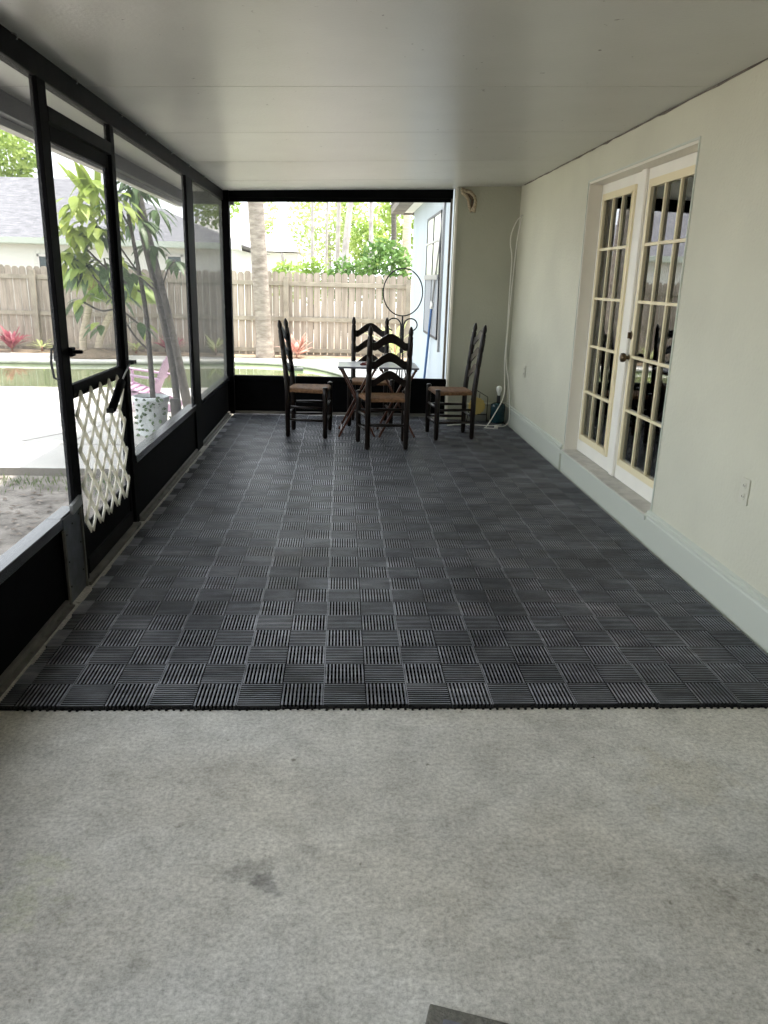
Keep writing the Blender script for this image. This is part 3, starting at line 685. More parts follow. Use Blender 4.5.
    m.build('seat', M['rush'], t, world=False)
    return t
G_CH = 'ladder-back chairs around the tray tables'
MZ = 0.018
ch = make_chair('dark ladder-back chair with back to the viewer, in front of the tables', G_CH)
ch.location = (0.392, 6.95, MZ); ch.rotation_euler = (0, 0, 0.10)
for lab, loc, rz in (('dark ladder-back chair left of the tables, seen side-on facing right', (-0.31, 7.46, MZ), -PI / 2 - 0.09),
                     ('dark ladder-back chair right of the tables, against the sage wall', (1.07, 7.46, MZ), PI / 2 + 0.09),
                     ('dark ladder-back chair behind the tables, nearest the back screen', (0.30, 8.09, MZ), PI)):
    c_ = copy_tree(ch); c_['label'] = lab; c_.location = loc; c_.rotation_euler = (0, 0, rz)

# ------------------------------------------------------------------ folding tray tables
def make_tray(label):
    t = thing('tray_table', (0, 0, 0), label, 'table', 'folding tray tables')
    w2, d2, zt = 0.188, 0.26, 0.68
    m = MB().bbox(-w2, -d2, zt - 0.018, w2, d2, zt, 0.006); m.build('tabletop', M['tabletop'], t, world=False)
    for s_ in (-1, 1):
        yy = s_ * 0.205
        for sx, dy in ((1, 0.0), (-1, -0.022 * s_)):
            lg = MB().bar((sx * 0.165, yy + dy, zt - 0.02), (-sx * 0.172, yy + dy, 0.014), 0.018, 0.044, (0, 1, 0))
            lg.build('leg', M['tablewood'], t, world=False)
        MB().lathe([(0.009, -0.02), (0.009, 0.02)], 10, (0, yy - 0.011 * s_, 0.34), 0, 'Y').build('pivot_bolt', M['brass'], t, world=False)
    for sx in (-1, 1):
        MB().bar((sx * 0.165, -0.205, zt - 0.03), (sx * 0.165, 0.205, zt - 0.03), 0.02, 0.022).build('rail', M['tablewood'], t, world=False)
        MB().bar((sx * 0.15, -0.2, 0.055), (sx * 0.15, 0.2, 0.055), 0.014, 0.026).build('rail', M['tablewood'], t, world=False)
    return t
tr = make_tray('brown folding tray table beside left chair, red cloth on top'); tr.location = (0.152, 7.47, MZ)
tr2 = copy_tree(tr); tr2['label'] = 'brown folding tray table beside right chair, bare top'; tr2.location = (0.535, 7.47, MZ)
rc = MB(); random.seed(3)
n = 14
for j in range(n + 1):
    for i in range(n + 1):
        u, v = i / n - .5, j / n - .5
        e = 1 - 2 * max(abs(u), abs(v)); z = 0.680 + MZ + 0.001 + 0.028 * min(1, e * 2.5) * (0.75 + 0.25 * math.sin(9 * u + 4 * v)) 
        rc.v.append(Vector((0.24 + u * 0.13, 7.43 + v * 0.11, z)))
for j in range(n):
    for i in range(n):
        a = j * (n + 1) + i; rc.face((a, a + 1, a + n + 2, a + n + 1), 0, True)
rc.face([j * (n + 1) for j in range(n + 1)] + [n * (n + 1) + i for i in range(1, n + 1)] + [j * (n + 1) + n for j in range(n - 1, -1, -1)] + [i for i in range(n - 1, 0, -1)])
tag(rc.build('folded_cloth', M['redcloth']), 'small dark red folded cloth lying on the left tray table', 'cloth')

# ------------------------------------------------------------------ corner clutter
lp = thing('table_lamp', (1.70, 8.25, MZ), 'teal ceramic lamp without shade on floor in back corner', 'lamp')
MB().lathe([(0.05, 0), (0.07, 0.004), (0.078, 0.02), (0.08, 0.17), (0.076, 0.2), (0.05, 0.215), (0.022, 0.222)], 24).build('base', M['teal'], lp, world=False)
MB().lathe([(0.014, 0.22), (0.02, 0.225), (0.02, 0.29), (0.017, 0.296)], 16).build('socket', M['dark'], lp, world=False)
MB().lathe([(0.013, 0.292), (0.014, 0.31), (0.022, 0.33), (0.031, 0.352), (0.033, 0.368), (0.028, 0.386), (0.014, 0.398), (0.003, 0.401)], 20).build('bulb', M['bulb'], lp, world=False)
yo = thing('wire_ornament', (1.47, 8.26, MZ), 'yellow scalloped disc in a dark wire holder behind the right chair', 'ornament')
d_ = MB(); k = 14; ring = []
for i in range(k * 4):
    th = 2 * PI * i / (k * 4); r = 0.085 * (1 + 0.10 * abs(math.sin(k * th / 2))); ring.append((math.cos(th) * r, 0.0, 0.175 + math.sin(th) * r))
d_.prism(ring, (0, 0.015, 0)); d_.build('disc', M['yellow'], yo, world=False)
f_ = MB()
for a, b in (((-0.10, 0.03, 0), (-0.04, 0.05, 0.36)), ((0.12, 0.03, 0.27), (-0.04, 0.05, 0.36)), ((0.12, 0.03, 0.0), (0.12, 0.03, 0.27)), ((-0.10, 0.02, 0.08), (0.12, 0.02, 0.08)), ((0.03, 0.02, 0.08), (0.03, 0.03, 0.31)), ((-0.10, 0.02, 0.0), (-0.10, -0.05, 0.0)), ((0.12, 0.02, 0.0), (0.12, -0.05, 0.0))):
    f_.tube([a, b], 0.004, 6)
f_.build('wire_holder', M['iron'], yo, world=False)
bx_ = MB().bbox(1.40, 8.34, MZ, 1.60, 8.41, 0.10, 0.004)
tag(bx_.build('flat_box', M['greybox']), 'flat grey box on floor against the short back wall', 'box')

def smooth_path(pts, n=8):
    P = [Vector(p_) for p_ in pts]; o = []
    for i in range(len(P) - 1):
        p0, p1, p2, p3 = P[max(i - 1, 0)], P[i], P[i + 1], P[min(i + 2, len(P) - 1)]
        for k_ in range(n):
            t_ = k_ / n
            o.append(0.5 * ((2 * p1) + (p2 - p0) * t_ + (2 * p0 - 5 * p1 + 4 * p2 - p3) * t_ ** 2 + (3 * p1 - p0 - 3 * p2 + p3) * t_ ** 3))
    o.append(P[-1]); return o
cd = thing('extension_cord', (1.8, 8.3, 1.0), 'white cord hanging from a wall hook in back corner to floor', 'cord')
MB().tube(smooth_path([(1.822, 8.28, 2.13), (1.78, 8.30, 2.10), (1.735, 8.33, 1.98), (1.735, 8.36, 1.87), (1.765, 8.38, 1.72), (1.765, 8.38, 1.4), (1.765, 8.36, 1.0), (1.755, 8.33, 0.7), (1.75, 8.25, 0.5), (1.72, 8.10, 0.32), (1.60, 8.0, 0.12), (1.525, 7.93, 0.03), (1.50, 7.9, MZ + .006), (1.54, 7.88, MZ + .006), (1.60, 7.86, MZ + .006)]), 0.0058, 8).build('cable', M['cord'], cd)
MB().tube(smooth_path([(1.822, 8.28, 2.13), (1.80, 8.33, 1.95), (1.79, 8.37, 1.6), (1.775, 8.37, 1.1), (1.765, 8.32, 0.7), (1.79, 8.22, 0.45), (1.795, 8.12, 0.25), (1.79, 8.07, 0.08), (1.74, 8.03, MZ + .006), (1.65, 7.98, MZ + .006), (1.625, 7.92, MZ + .006)]), 0.0055, 8).build('cable', M['cord'], cd)
MB().tube(smooth_path([(1.70, 8.01, MZ + .02), (1.58, 8.02, MZ + .006), (1.44, 8.05, MZ + .006), (1.25, 8.06, MZ + .006), (1.12, 8.0, MZ + .006)]), 0.0055, 8).build('cable', M['cord'], cd)
MB().bbox(1.607, 7.875, MZ, 1.64, 7.93, MZ + .024, 0.005).build('plug', M['cord'], cd)
MB().tube([(1.832, 8.28, 2.145), (1.815, 8.28, 2.145), (1.808, 8.28, 2.132), (1.815, 8.28, 2.12)], 0.003, 6).build('hook', M['steel'], cd)

# ------------------------------------------------------------------ outdoors: ground, deck, pool
gr = MB(); n = 60
for j in range(n + 1):
    for i in range(n + 1):
        x = -32 + 64 * i / n; y = -14 + 64 * j / n
        gr.v.append(Vector((x, y, -0.145)))
for j in range(n):
    for i in range(n):
        a = j * (n + 1) + i; gr.face((a, a + 1, a + n + 2, a + n + 1))
struct('ground', gr, M['dirt'], 'leaf-strewn bare dirt yard around the porch', 'ground')
# dirt hump with litter beside the porch
random.seed(21)
lt = MB()
for _ in range(700):
    x, y = random.uniform(-3.4, -1.4), random.uniform(2.2, 6.2); a = random.uniform(0, 2 * PI)
    lt.leaf((x, y, -0.14 + random.uniform(0, .008)), (math.cos(a), math.sin(a), random.uniform(0, .3)), (0, 0, 1), random.uniform(.03, .08), random.uniform(.015, .035), 0.1, 0.2, 2)
tag(lt.build('leaf_litter', mat('dead_leaf', (0.14, 0.10, 0.07), 0.9, col2=(0.38, 0.32, 0.27), vscale=9)), 'dead brown leaves scattered on dirt outside the screen door', 'leaves', None, 'stuff')
gs = MB()
for _ in range(1100):
    x = random.uniform(-4.2, -1.4); y = random.choice((random.gauss(6.0, 0.13), random.gauss(6.0, 0.13), random.uniform(3.2, 4.2)))
    if y > 6.24: continue
    if y < 5 and x < -2.4: continue
    a = random.uniform(0, 2 * PI); h = random.uniform(.03, .085)
    gs.quadleaf((x, y, -0.145 + h / 2), (math.cos(a) * .4, math.sin(a) * .4, 1), (math.sin(a), -math.cos(a), 0), h, .008)
tag(gs.build('grass', M['grass'], None), 'thin green grass at the deck edge and by the kick panel', 'grass', None, 'stuff')

pool = [(-13, 10.7), (-6, 10.75), (-3.4, 10.8), (-1.8, 11.0), (-0.7, 11.4), (-0.1, 12.0), (0.08, 12.9), (-0.12, 13.7), (-0.75, 14.6), (-1.8, 15.0), (-3.2, 14.7), (-5, 14.35), (-7, 14.3), (-13, 14.3)]
def dense(poly, k=6): 
    q = smooth_path(poly + [poly[0]], k)[:-1]; return [Vector((v.x, v.y, 0)) for v in (q if len(poly[0]) == 3 else q)]
pl = dense([(x, y, 0) for x, y in pool])
outer = [(-15, 6.3), (-1.31, 6.3), (-1.31, 8.82), (1.22, 8.82), (1.22, 15.9), (-6, 15.75), (-15, 15.7)]
bm = bmesh.new(); ed_ = []
for loop in ([Vector((x, y, 0)) for x, y in outer], pl):
    vs = [bm.verts.new((v.x, v.y, -0.08)) for v in loop]
    ed_ += [bm.edges.new((vs[i], vs[(i + 1) % len(vs)])) for i in range(len(vs))]
bmesh.ops.triangle_fill(bm, use_beauty=True, edges=ed_)
for f in bm.faces:
    if f.normal.z < 0: f.normal_flip()
r_ = bmesh.ops.extrude_face_region(bm, geom=bm.faces[:])
for v in [g_ for g_ in r_['geom'] if isinstance(g_, bmesh.types.BMVert)]: v.co.z -= 0.075
bmesh.ops.recalc_face_normals(bm, faces=bm.faces[:])
dk = MB(); dk.add_bm(bm, 0)
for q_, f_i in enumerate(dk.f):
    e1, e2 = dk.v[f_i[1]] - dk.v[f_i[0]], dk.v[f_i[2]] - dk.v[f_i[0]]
    if abs(e1.cross(e2).normalized().z) < 0.5: dk.mi[q_] = 1  # deck sides take the dark joint colour to stand for shade
for ysm, xa, xb in ((7.26, -15, -1.32), (9.17, -15, -1.32)): dk.box(xa, ysm - 0.012, -0.085, xb, ysm + 0.012, -0.0785, 1)
for xs in (-2.95, -4.6, -6.4): dk.bar((xs, 6.32, -0.081), (xs, 7.25, -0.081), 0.02, 0.005, mi=1)
for xs in (-2.55, -4.0, -5.6): dk.bar((xs, 7.28, -0.081), (xs, 9.15, -0.081), 0.016, 0.005, mi=1)
dk.bar((-3.02, 7.36, -0.081), (-2.72, 7.88, -0.081), 0.02, 0.005, mi=1)
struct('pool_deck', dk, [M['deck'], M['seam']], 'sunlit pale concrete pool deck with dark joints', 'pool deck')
cp = MB(); cp.tube([(v.x, v.y, -0.085) for v in pl], 0.045, 8, closed=True)
struct('trim_coping', cp, M['coping'], 'rounded pale coping around the pool edge', 'coping')
wt = MB(); wt.v += [Vector((v.x, v.y, -0.125)) for v in pl]; wt.face(range(len(pl)))
struct('pool_water', wt, M['water'], 'green murky pool water beyond the deck', 'water')
tl = MB()
for i in range(len(pl)):
    a, b = pl[i], pl[(i + 1) % len(pl)]; k = len(tl.v)
    tl.v += [Vector((a.x, a.y, -0.085)), Vector((b.x, b.y, -0.085)), Vector((b.x, b.y, -0.14)), Vector((a.x, a.y, -0.14))]; tl.face((k, k + 1, k + 2, k + 3))
struct('trim_waterline', tl, M['tile'], 'blue waterline tiles inside the pool edge', 'pool tile')
fl_ = thing('pool_float', (-0.85, 14.1, -0.105), 'small grey float drifting at the pool far end', 'float')
MB().bbox(-0.16, -0.06, -0.03, 0.16, 0.06, 0.035, 0.015).build('body', M['float'], fl_, world=False)
MB().bbox(-0.05, -0.04, 0.03, 0.05, 0.04, 0.075, 0.01).build('cap', M['greybox'], fl_, world=False)
bd = MB().box(-20, 15.75, -0.195, 1.4, 20, -0.07)
struct('ground_bed', bd, M['mulch'], 'brown planting bed along the back fence', 'ground')

# ---- back fence
fe = thing('wooden_fence', (-5, 16.5, -0.1), 'weathered wooden picket privacy fence behind the pool', 'fence')
random.seed(5)
posts = [-16.2, -13.75, -11.3, -8.75, -6.2, -3.7, -1.15, 1.36]
for a, b in zip(posts[:-1], posts[1:]):
    m = MB(); x = a + 0.0
    while x < b - 0.02:
        wd = min(0.142, b - x); h = 1.575 + random.uniform(-.022, .022); tx = random.uniform(-.006, .006); yo_ = random.uniform(0, .006)
        if wd > 0.05:
            q = [(x, 16.52 + yo_, -0.08), (x + wd - .012, 16.52 + yo_, -0.08), (x + wd - .012 + tx, 16.52 + yo_, h - .04), (x + wd - .045 + tx, 16.52 + yo_, h), (x + .033 + tx, 16.52 + yo_, h), (x + tx, 16.52 + yo_, h - .04)]
            m.prism(q, (0, 0.018, 0))
        x += 0.142
    m.build('board_panel', M['fence'], fe)
    for z in (1.36, 0.655, 0.02): MB().bbox(a, 16.478, z - 0.04, b, 16.518, z + 0.045, 0.004).build('rail', M['fencerail'], fe)
for x in posts: MB().bbox(x - 0.05, 16.40, -0.1, x + 0.05, 16.49, 1.50, 0.006).build('post', M['fencerail'], fe)

# ---- neighbour's house
nh = thing('neighbor_house', (-9, 26, -0.2), 'white house with grey shingled hip roof beyond the fence', 'house')
MB().box(-22, 24.4, -0.2, -3.4, 33.6, 2.32).build('wall', M['stucco'], nh)
rf = MB(); e0, e1, y0, y1, ze, zr = -22.6, -3.0, 24.0, 34.0, 2.38, 4.52
b = len(rf.v); rf.v += [Vector(q) for q in ((e0, y0, ze), (e1, y0, ze), (e1, y1, ze), (e0, y1, ze), (-17.5, 29, zr), (-8.6, 29, zr))]
for q in ((0, 1, 5, 4), (1, 2, 5), (2, 3, 4, 5), (3, 0, 4), (3, 2, 1, 0)): rf.face([b + i for i in q])
rf.build('roof', M['shingle'], nh)
MB().box(e0, 23.97, 2.24, e1 + 0.03, 24.02, 2.40).build('fascia', M['fascia'], nh)
MB().box(e0, 24.0, 2.22, e1, 24.4, 2.25).build('soffit', M['fascia'], nh)
for x0, x1, z0, z1 in ((-9.0, -8.35, 0.95, 1.95), (-5.25, -4.75, 1.1, 2.05), (-14.5, -12.7, 0.9, 1.95)):
    wv = MB()
    for q in ((x0, z0, x1, z0 + .06), (x0, z1 - .06, x1, z1), (x0, z0, x0 + .06, z1), (x1 - .06, z0, x1, z1), (x0, (z0 + z1) / 2 - .02, x1, (z0 + z1) / 2 + .02)): wv.box(q[0], 24.36, q[1], q[2], 24.42, q[3])
    fo = wv.build('window', M['soffit'], nh); MB().box(x0, 24.385, z0, x1, 24.395, z1).build('pane', M['winglass'], fo)
# second house seen through the back opening
n2 = thing('neighbor_house', (-4.8, 39, -0.2), 'house roof coloured pale as if blown out behind the big palm trunk', 'house')
MB().box(-9.0, 38.4, -0.2, -2.1, 46, 2.6).build('wall', M['stucco'], n2)
r2 = MB(); r2.v += [Vector(q) for q in ((-9.5, 38, 2.65), (-1.6, 38, 2.65), (-1.6, 46, 2.65), (-9.5, 46, 2.65), (-6.8, 42, 4.3), (-4.2, 42, 4.3))]
for q in ((0, 1, 5, 4), (1, 2, 5), (2, 3, 4, 5), (3, 0, 4), (3, 2, 1, 0)): r2.face(q)
r2.build('roof', mat('blown_out_roof_tone', (0.66, 0.65, 0.62), 0.85, var=0.1), n2)  # blown-out brightness put into the pale roof colour
# ---- our own house beyond the back opening
HX = 1.235
struct('wall_exterior', MB().box(HX, 8.72, -0.2, 8.6, 14.3, 2.66), M['housewall'], 'pale blue exterior wall of the house beside the back opening', 'wall')
struct('trim_eave', MB().box(0.85, 8.98, 2.60, 1.06, 14.6, 2.72), M['eave'], 'weathered brown eave board above the pale blue wall', 'eave')
so_ = MB().box(1.06, 8.98, 2.63, HX, 14.6, 2.66); so_.box(0.85, 14.56, 2.6, 8.6, 14.6, 2.72, 1)
struct('trim_soffit', so_, [M['soffit'], M['eave']], 'white soffit under the house eave', 'soffit')
hr = MB(); b = 0
hr.v += [Vector(q) for q in ((0.83, 9.0, 2.72), (0.83, 14.65, 2.72), (6.2, 14.65, 3.6), (6.2, 9.0, 3.6), (11.6, 14.65, 2.72), (11.6, 9.0, 2.72))]
for q in ((0, 3, 2, 1), (3, 5, 4, 2), (1, 2, 4), (0, 5, 3)): hr.face(q)
hr.box(1.83, YB, 2.60, 11.6, 9.0, 2.75); hr.box(8.5, YB, -0.2, 8.6, 8.72, 2.6); 
struct('roof_house', hr, M['shingle'], 'grey shingled roof of the house itself', 'roof')
wi = thing('window_7', (HX - 0.01, 10.95, 1.5), 'dark framed double window on the pale blue wall', 'window', None, 'structure')
yA, yB_, z0, z1 = 10.13, 11.77, 0.75, 2.33
wf = MB()
for q in ((yA, z0, yA + .04, z1), (yB_ - .04, z0, yB_, z1), (yA, z0, yB_, z0 + .03), (yA, z1 - .03, yB_, z1), (10.92, z0, 10.97, z1)): wf.box(HX - 0.022, q[0], q[1], HX + 0.01, q[2], q[3])
wf.build('frame', M['bronze'], wi)
ra = MB(); ra.box(HX - 0.045, yA, 1.50, HX, yB_, 1.56); ra.build('meeting_rail', M['polegrey'], wi)
mu_ = MB(); mu_.box(HX - 0.03, yA, 1.97, HX, yB_, 1.995); mu_.build('muntin', M['polegrey'], wi)
MB().box(HX - 0.012, yA, 1.53, HX - 0.004, yB_, z1).build('upper_pane', M['palegl'], wi)
MB().box(HX - 0.018, yA, z0, HX - 0.004, yB_, 1.53).build('lower_pane', M['screenpane'], wi)
struct('trim_downpipe', MB().box(HX - 0.03, 9.86, 0.62, HX, 9.91, 2.4), M['polegrey'], 'thin grey strip on wall beside the dark window', 'trim')
pp = thing('pool_pole', (1.17, 11.1, -0.08), 'blue handled pool pole leaning on the pale blue wall', 'pole')
pA, pM, pB = Vector((1.175, 11.10, -0.08)), Vector((1.195, 10.60, 1.17)), Vector((1.215, 9.75, 2.52))
MB().tube([pA, pM], 0.017, 10).build('handle', M['poleblue'], pp); MB().tube([pM, pB], 0.012, 10).build('shaft', M['polegrey'], pp)
MB().tube([pM - (pM - pA) * .03, pM + (pB - pM) * .04], 0.022, 10).build('collar', M['soffit'], pp)
# iron hoop trellis
ir = thing('hoop_trellis', (0.83, 11.0, -0.08), 'black iron garden stand with round hoop and scrolls outside back screen', 'plant stand')
MB().tube([(0.835 + .272 * math.cos(2 * PI * i / 48), 11.0, 1.322 + .315 * math.sin(2 * PI * i / 48)) for i in range(48)], 0.0085, 8, closed=True).build('hoop', M['iron'], ir)
for s_ in (-1, 1):
    sc_ = []
    for i in range(30):
        th = PI * 1.45 * i / 29; r = 0.105 - 0.035 * i / 29
        sc_.append((0.84 + s_ * (0.125 - r * math.cos(th)), 11.0, 0.88 + r * math.sin(th) * 1.0))
    MB().tube([(0.84 + s_ * .015, 11.0, -0.08), (0.84 + s_ * .018, 11.0, 0.6)] + sc_, 0.009, 8).build('scroll', M['iron'], ir)
    MB().tube([(0.84 + s_ * .018, 11.0, 0.45), (0.84 + s_ * .12, 11.0 - .1, -0.08)], 0.009, 8).build('foot', M['iron'], ir)
MB().tube([(0.84, 11.0, 0.5), (0.84, 11.0, 1.01)], 0.012, 8).build('stem', M['iron'], ir)

# ---- pink chair
pk = thing('adirondack_chair', (-2.3, 9.4, -0.08), 'pink slatted garden chair on deck behind the white pot', 'chair')
def P_(x, y, z): return (x - 2.3, y + 9.4, z - 0.08)
W_ = 0.24
for k in range(5):
    y = -W_ + 0.04 + k * (2 * W_ - 0.08) / 4; tp = 0.66 - abs(k - 2) * 0.03
    MB().bar(P_(0.05, y, 0.14), P_(0.05 + (tp - .14) * 0.42, y, tp), 0.016, 0.075, (0, 1, 0)).build('back_slat', M['pink'], pk)
    MB().bar(P_(-0.27 + k * 0.075, -W_, 0.27 - k * 0.022), P_(-0.27 + k * 0.075, W_, 0.27 - k * 0.022), 0.062, 0.016).build('seat_slat', M['pink'], pk)
for s_ in (-1, 1):
    MB().bar(P_(-0.33, s_ * (W_ + .03), 0.445), P_(0.20, s_ * (W_ + .03), 0.38), 0.09, 0.018).build('armrest', M['pink'], pk)
    MB().bar(P_(-0.26, s_ * (W_ + .02), 0.0), P_(-0.26, s_ * (W_ + .02), 0.44), 0.07, 0.02).build('leg', M['pink'], pk)
    MB().bar(P_(-0.26, s_ * (W_ - .01), 0.26), P_(0.34, s_ * (W_ - .01), 0.02), 0.02, 0.075).build('side_rail', M['pink'], pk)
MB().bar(P_(0.155, -W_ - .05, 0.37), P_(0.155, W_ + .05, 0.37), 0.02, 0.05).build('back_brace', M['pink'], pk)

# ---- potted tree
random.seed(8)
pt = thing('potted_tree', (-1.9, 7.8, -0.08), 'leafy lime green tree growing from the big white pot', 'potted tree')
MB().lathe([(0.13, 0), (0.135, .01), (0.165, .33), (0.18, .335), (0.18, .385), (0.165, .39), (0.16, .35)], 28).build('pot', M['pot'], pt, world=False)
MB().lathe([(0.158, .34), (0.158, .352)], 24).build('soil', M['soil'], pt, world=False)
def lw(x, y, z): return Vector((x, y, z))
tr1 = [lw(-1.88, 7.8, .27), lw(-1.885, 7.8, .7), lw(-1.90, 7.8, 1.15), lw(-1.95, 7.79, 1.6), lw(-2.0, 7.78, 2.0)]
MB().tube(smooth_path(tr1), [0.028 - 0.012 * i / 32 for i in range(33)], 10).build('trunk', M['bark'], pt)
brs = []
for a, b in (((-1.89, 7.8, .75), (-2.15, 7.75, 1.15)), ((-1.9, 7.8, .95), (-2.35, 7.7, 1.45)), ((-1.93, 7.8, 1.3), (-2.45, 7.7, 1.75)), ((-1.96, 7.8, 1.5), (-2.3, 7.85, 2.1)), ((-2.0, 7.8, 1.9), (-2.1, 7.75, 2.2)), ((-2.15, 7.75, 1.15), (-2.45, 7.7, 1.2)), ((-2.15, 7.75, 1.15), (-2.2, 7.6, 1.6))):
    a, b = Vector(a), Vector(b); mdl = a.lerp(b, .5) + Vector((0, 0, -.06))
    brs.append((a, b)); 
bm_ = MB()
for a, b in brs: bm_.tube(smooth_path([a, a.lerp(b, .5) + Vector((0, 0, -.05)), b], 5), 0.009, 6)
bm_.build('branch', M['bark'], pt)
lf = MB(); dl = MB()
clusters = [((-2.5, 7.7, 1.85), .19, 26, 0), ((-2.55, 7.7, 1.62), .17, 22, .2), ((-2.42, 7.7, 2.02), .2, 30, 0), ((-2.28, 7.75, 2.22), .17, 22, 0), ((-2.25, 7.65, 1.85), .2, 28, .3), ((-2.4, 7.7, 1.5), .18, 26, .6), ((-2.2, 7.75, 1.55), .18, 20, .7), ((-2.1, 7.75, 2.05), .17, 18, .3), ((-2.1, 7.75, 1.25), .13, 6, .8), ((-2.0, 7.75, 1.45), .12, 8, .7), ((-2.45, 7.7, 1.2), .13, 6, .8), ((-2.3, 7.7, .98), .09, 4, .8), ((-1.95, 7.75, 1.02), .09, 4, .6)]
for c, r, k, dk_ in clusters:
    c = Vector(c)
    for _ in range(int(k * 1.35)):
        d = Vector((random.gauss(0, 1), random.gauss(0, 1), random.gauss(0, .8))).normalized()
        p0 = c + d * r * random.uniform(.2, .9); dd = Vector((d.x, d.y, d.z * .5 - random.uniform(.1, 1.1)))
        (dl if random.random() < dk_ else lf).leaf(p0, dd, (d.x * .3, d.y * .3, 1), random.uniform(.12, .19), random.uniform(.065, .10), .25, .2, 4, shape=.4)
for k in range(11):  # long upright young leaves on top
    a = random.uniform(0, 2 * PI); lf.leaf((-2.3 + .05 * math.cos(a), 7.75, 2.12), (math.cos(a) * .5 - .25, math.sin(a) * .4, 1.0), (math.cos(a), math.sin(a), .2), random.uniform(.32, .5), .075, .15, .2, 5)
lf.build('foliage', M['lime'], pt)
od = dl.build('lower_foliage', M['deepleaf'], pt); od['label'] = 'darker green lower leaves with shade in their colour'  # crown shade put into darker leaf colour, mostly lower down
iv = MB()
for k in range(5):
    a0 = -PI / 2 + (k - 1.5) * 0.42; pts = []
    for i in range(8):
        t_ = i / 7; r = .185 + 0.03 * math.sin(t_ * 5 + k) ; a = a0 + .25 * math.sin(t_ * 6 + k)
        pts.append(Vector((-1.9 + r * math.cos(a), 7.8 + r * math.sin(a), .30 - t_ * .36)))
    for q in pts:
        for _ in range(2):
            d = Vector((random.gauss(0, 1), random.gauss(-.6, 1), random.gauss(0, .7))); iv.leaf(q, d, (0, -1, .4), random.uniform(.03, .055), .03, .1, .1, 3)
iv.build('trailing_ivy', M['ivy'], pt)
# second slim trunk and the leaning trunk, both rooted in the deck bed, dark leaves
t2 = thing('slender_tree', (-1.72, 8.6, -0.08), 'slim upright tree trunk just behind the white pot', 'tree')
MB().tube(smooth_path([(-1.80, 8.6, -.08), (-1.84, 8.6, .5), (-1.95, 8.6, 1.2), (-2.1, 8.6, 2.0), (-2.12, 8.6, 2.5)]), [0.042 - .018 * i / 32 for i in range(33)], 10).build('trunk', M['bark'], t2)
t3 = thing('leaning_tree', (-1.83, 9.2, -0.08), 'grey tree trunk leaning left beside far screen post', 'tree')
MB().tube(smooth_path([(-1.80, 9.2, -.10), (-1.90, 9.2, .5), (-2.03, 9.2, 1.2), (-2.2, 9.2, 2.05), (-2.28, 9.2, 2.6)]), [0.058 - .016 * i / 32 for i in range(33)], 12).build('trunk', M['bark'], t3)
def dark_crown(par, cs):
    m = MB()
    for c, r, k in cs:
        c = Vector(c)
        for _ in range(k):
            a = random.uniform(0, 2 * PI); d = Vector((math.cos(a), math.sin(a), random.uniform(-.6, .3)))
            m.leaf(c + d * r * random.uniform(.1, .5), d, (0, 0, 1), random.uniform(.13, .22), random.uniform(.055, .075), random.uniform(.4, .9), .2, 5)
    m.build('foliage', M['deepleaf'], par)
dark_crown(t2, [((-2.12, 8.6, 2.3), .2, 34), ((-2.1, 8.55, 2.0), .2, 26), ((-2.2, 8.5, 2.6), .25, 26), ((-2.0, 8.6, 1.75), .14, 9), ((-2.32, 8.6, 1.45), .1, 8)])
dark_crown(t3, [((-2.25, 9.2, 2.5), .22, 26), ((-2.05, 9.15, 2.15), .16, 12), ((-1.88, 9.2, 1.62), .1, 10), ((-2.35, 9.2, 2.9), .3, 30)])
MB().tube([(-2.05, 9.2, 1.3), (-1.97, 9.2, 1.52), (-1.88, 9.2, 1.63)], 0.009, 6).build('branch', M['bark'], t3)
MB().tube([(-1.98, 8.6, 1.3), (-2.15, 8.6, 1.45), (-2.3, 8.6, 1.47)], 0.009, 6).build('branch', M['bark'], t2)
st_ = thing('wood_stump', (-1.63, 7.68, -0.08), 'short grey weathered log standing right of the white pot', 'log')
MB().tube([(-1.625, 7.68, -.08), (-1.63, 7.68, .1), (-1.645, 7.68, .30)], [.055, .05, .046], 12).build('trunk', M['bark'], st_)
rk = bmesh.new(); bmesh.ops.create_icosphere(rk, subdivisions=3, radius=1)
for v in rk.verts: 
    f = 1 + .12 * math.sin(5 * v.co.x + 2) * math.cos(4 * v.co.y) + .08 * math.sin(7 * v.co.z + v.co.x * 3)
    v.co = Vector((v.co.x * .13 * f, v.co.y * .12 * f, max(v.co.z, -.5) * .13 * f))
m = MB(); m.add_bm(rk, 0, True, Matrix.Translation((-1.62, 8.25, -0.02))); tag(m.build('garden_rock', M['rock']), 'brown rock on the deck between pot and leaning trunk', 'rock')

# ---- small palm with two curved trunks
random.seed(14)
def frond(m, base, a, L, arch, width, nleaf=22, mi=0):
    base = Vector(base); h = Vector((math.cos(a), math.sin(a), 0))
    def pos(t_): return base + h * (L * t_ * (1 - .18 * t_)) + Vector((0, 0, L * (arch * t_ - (arch + .35) * t_ * t_)))
    m.tube([pos(i / 8) for i in range(9)], [.014 * (1 - .8 * i / 8) for i in range(9)], 5, mi)
    for i in range(nleaf):
        t_ = .15 + .85 * i / nleaf; q = pos(t_); d = (pos(min(1, t_ + .05)) - pos(t_ - .05)).normalized()
        for s_ in (-1, 1):
            sd_ = d.cross(Vector((0, 0, 1))).normalized() * s_
            m.leaf(q, sd_ + d * .7 + Vector((0, 0, -.15)), (0, 0, 1), width * math.sin(PI * (.15 + .8 * t_)), .035, .45, .1, 3, mi)
sp_ = thing('curved_palm', (-4.560, 15.2, -0.08), 'young palm with two curved trunks and brown crown by fence', 'palm')
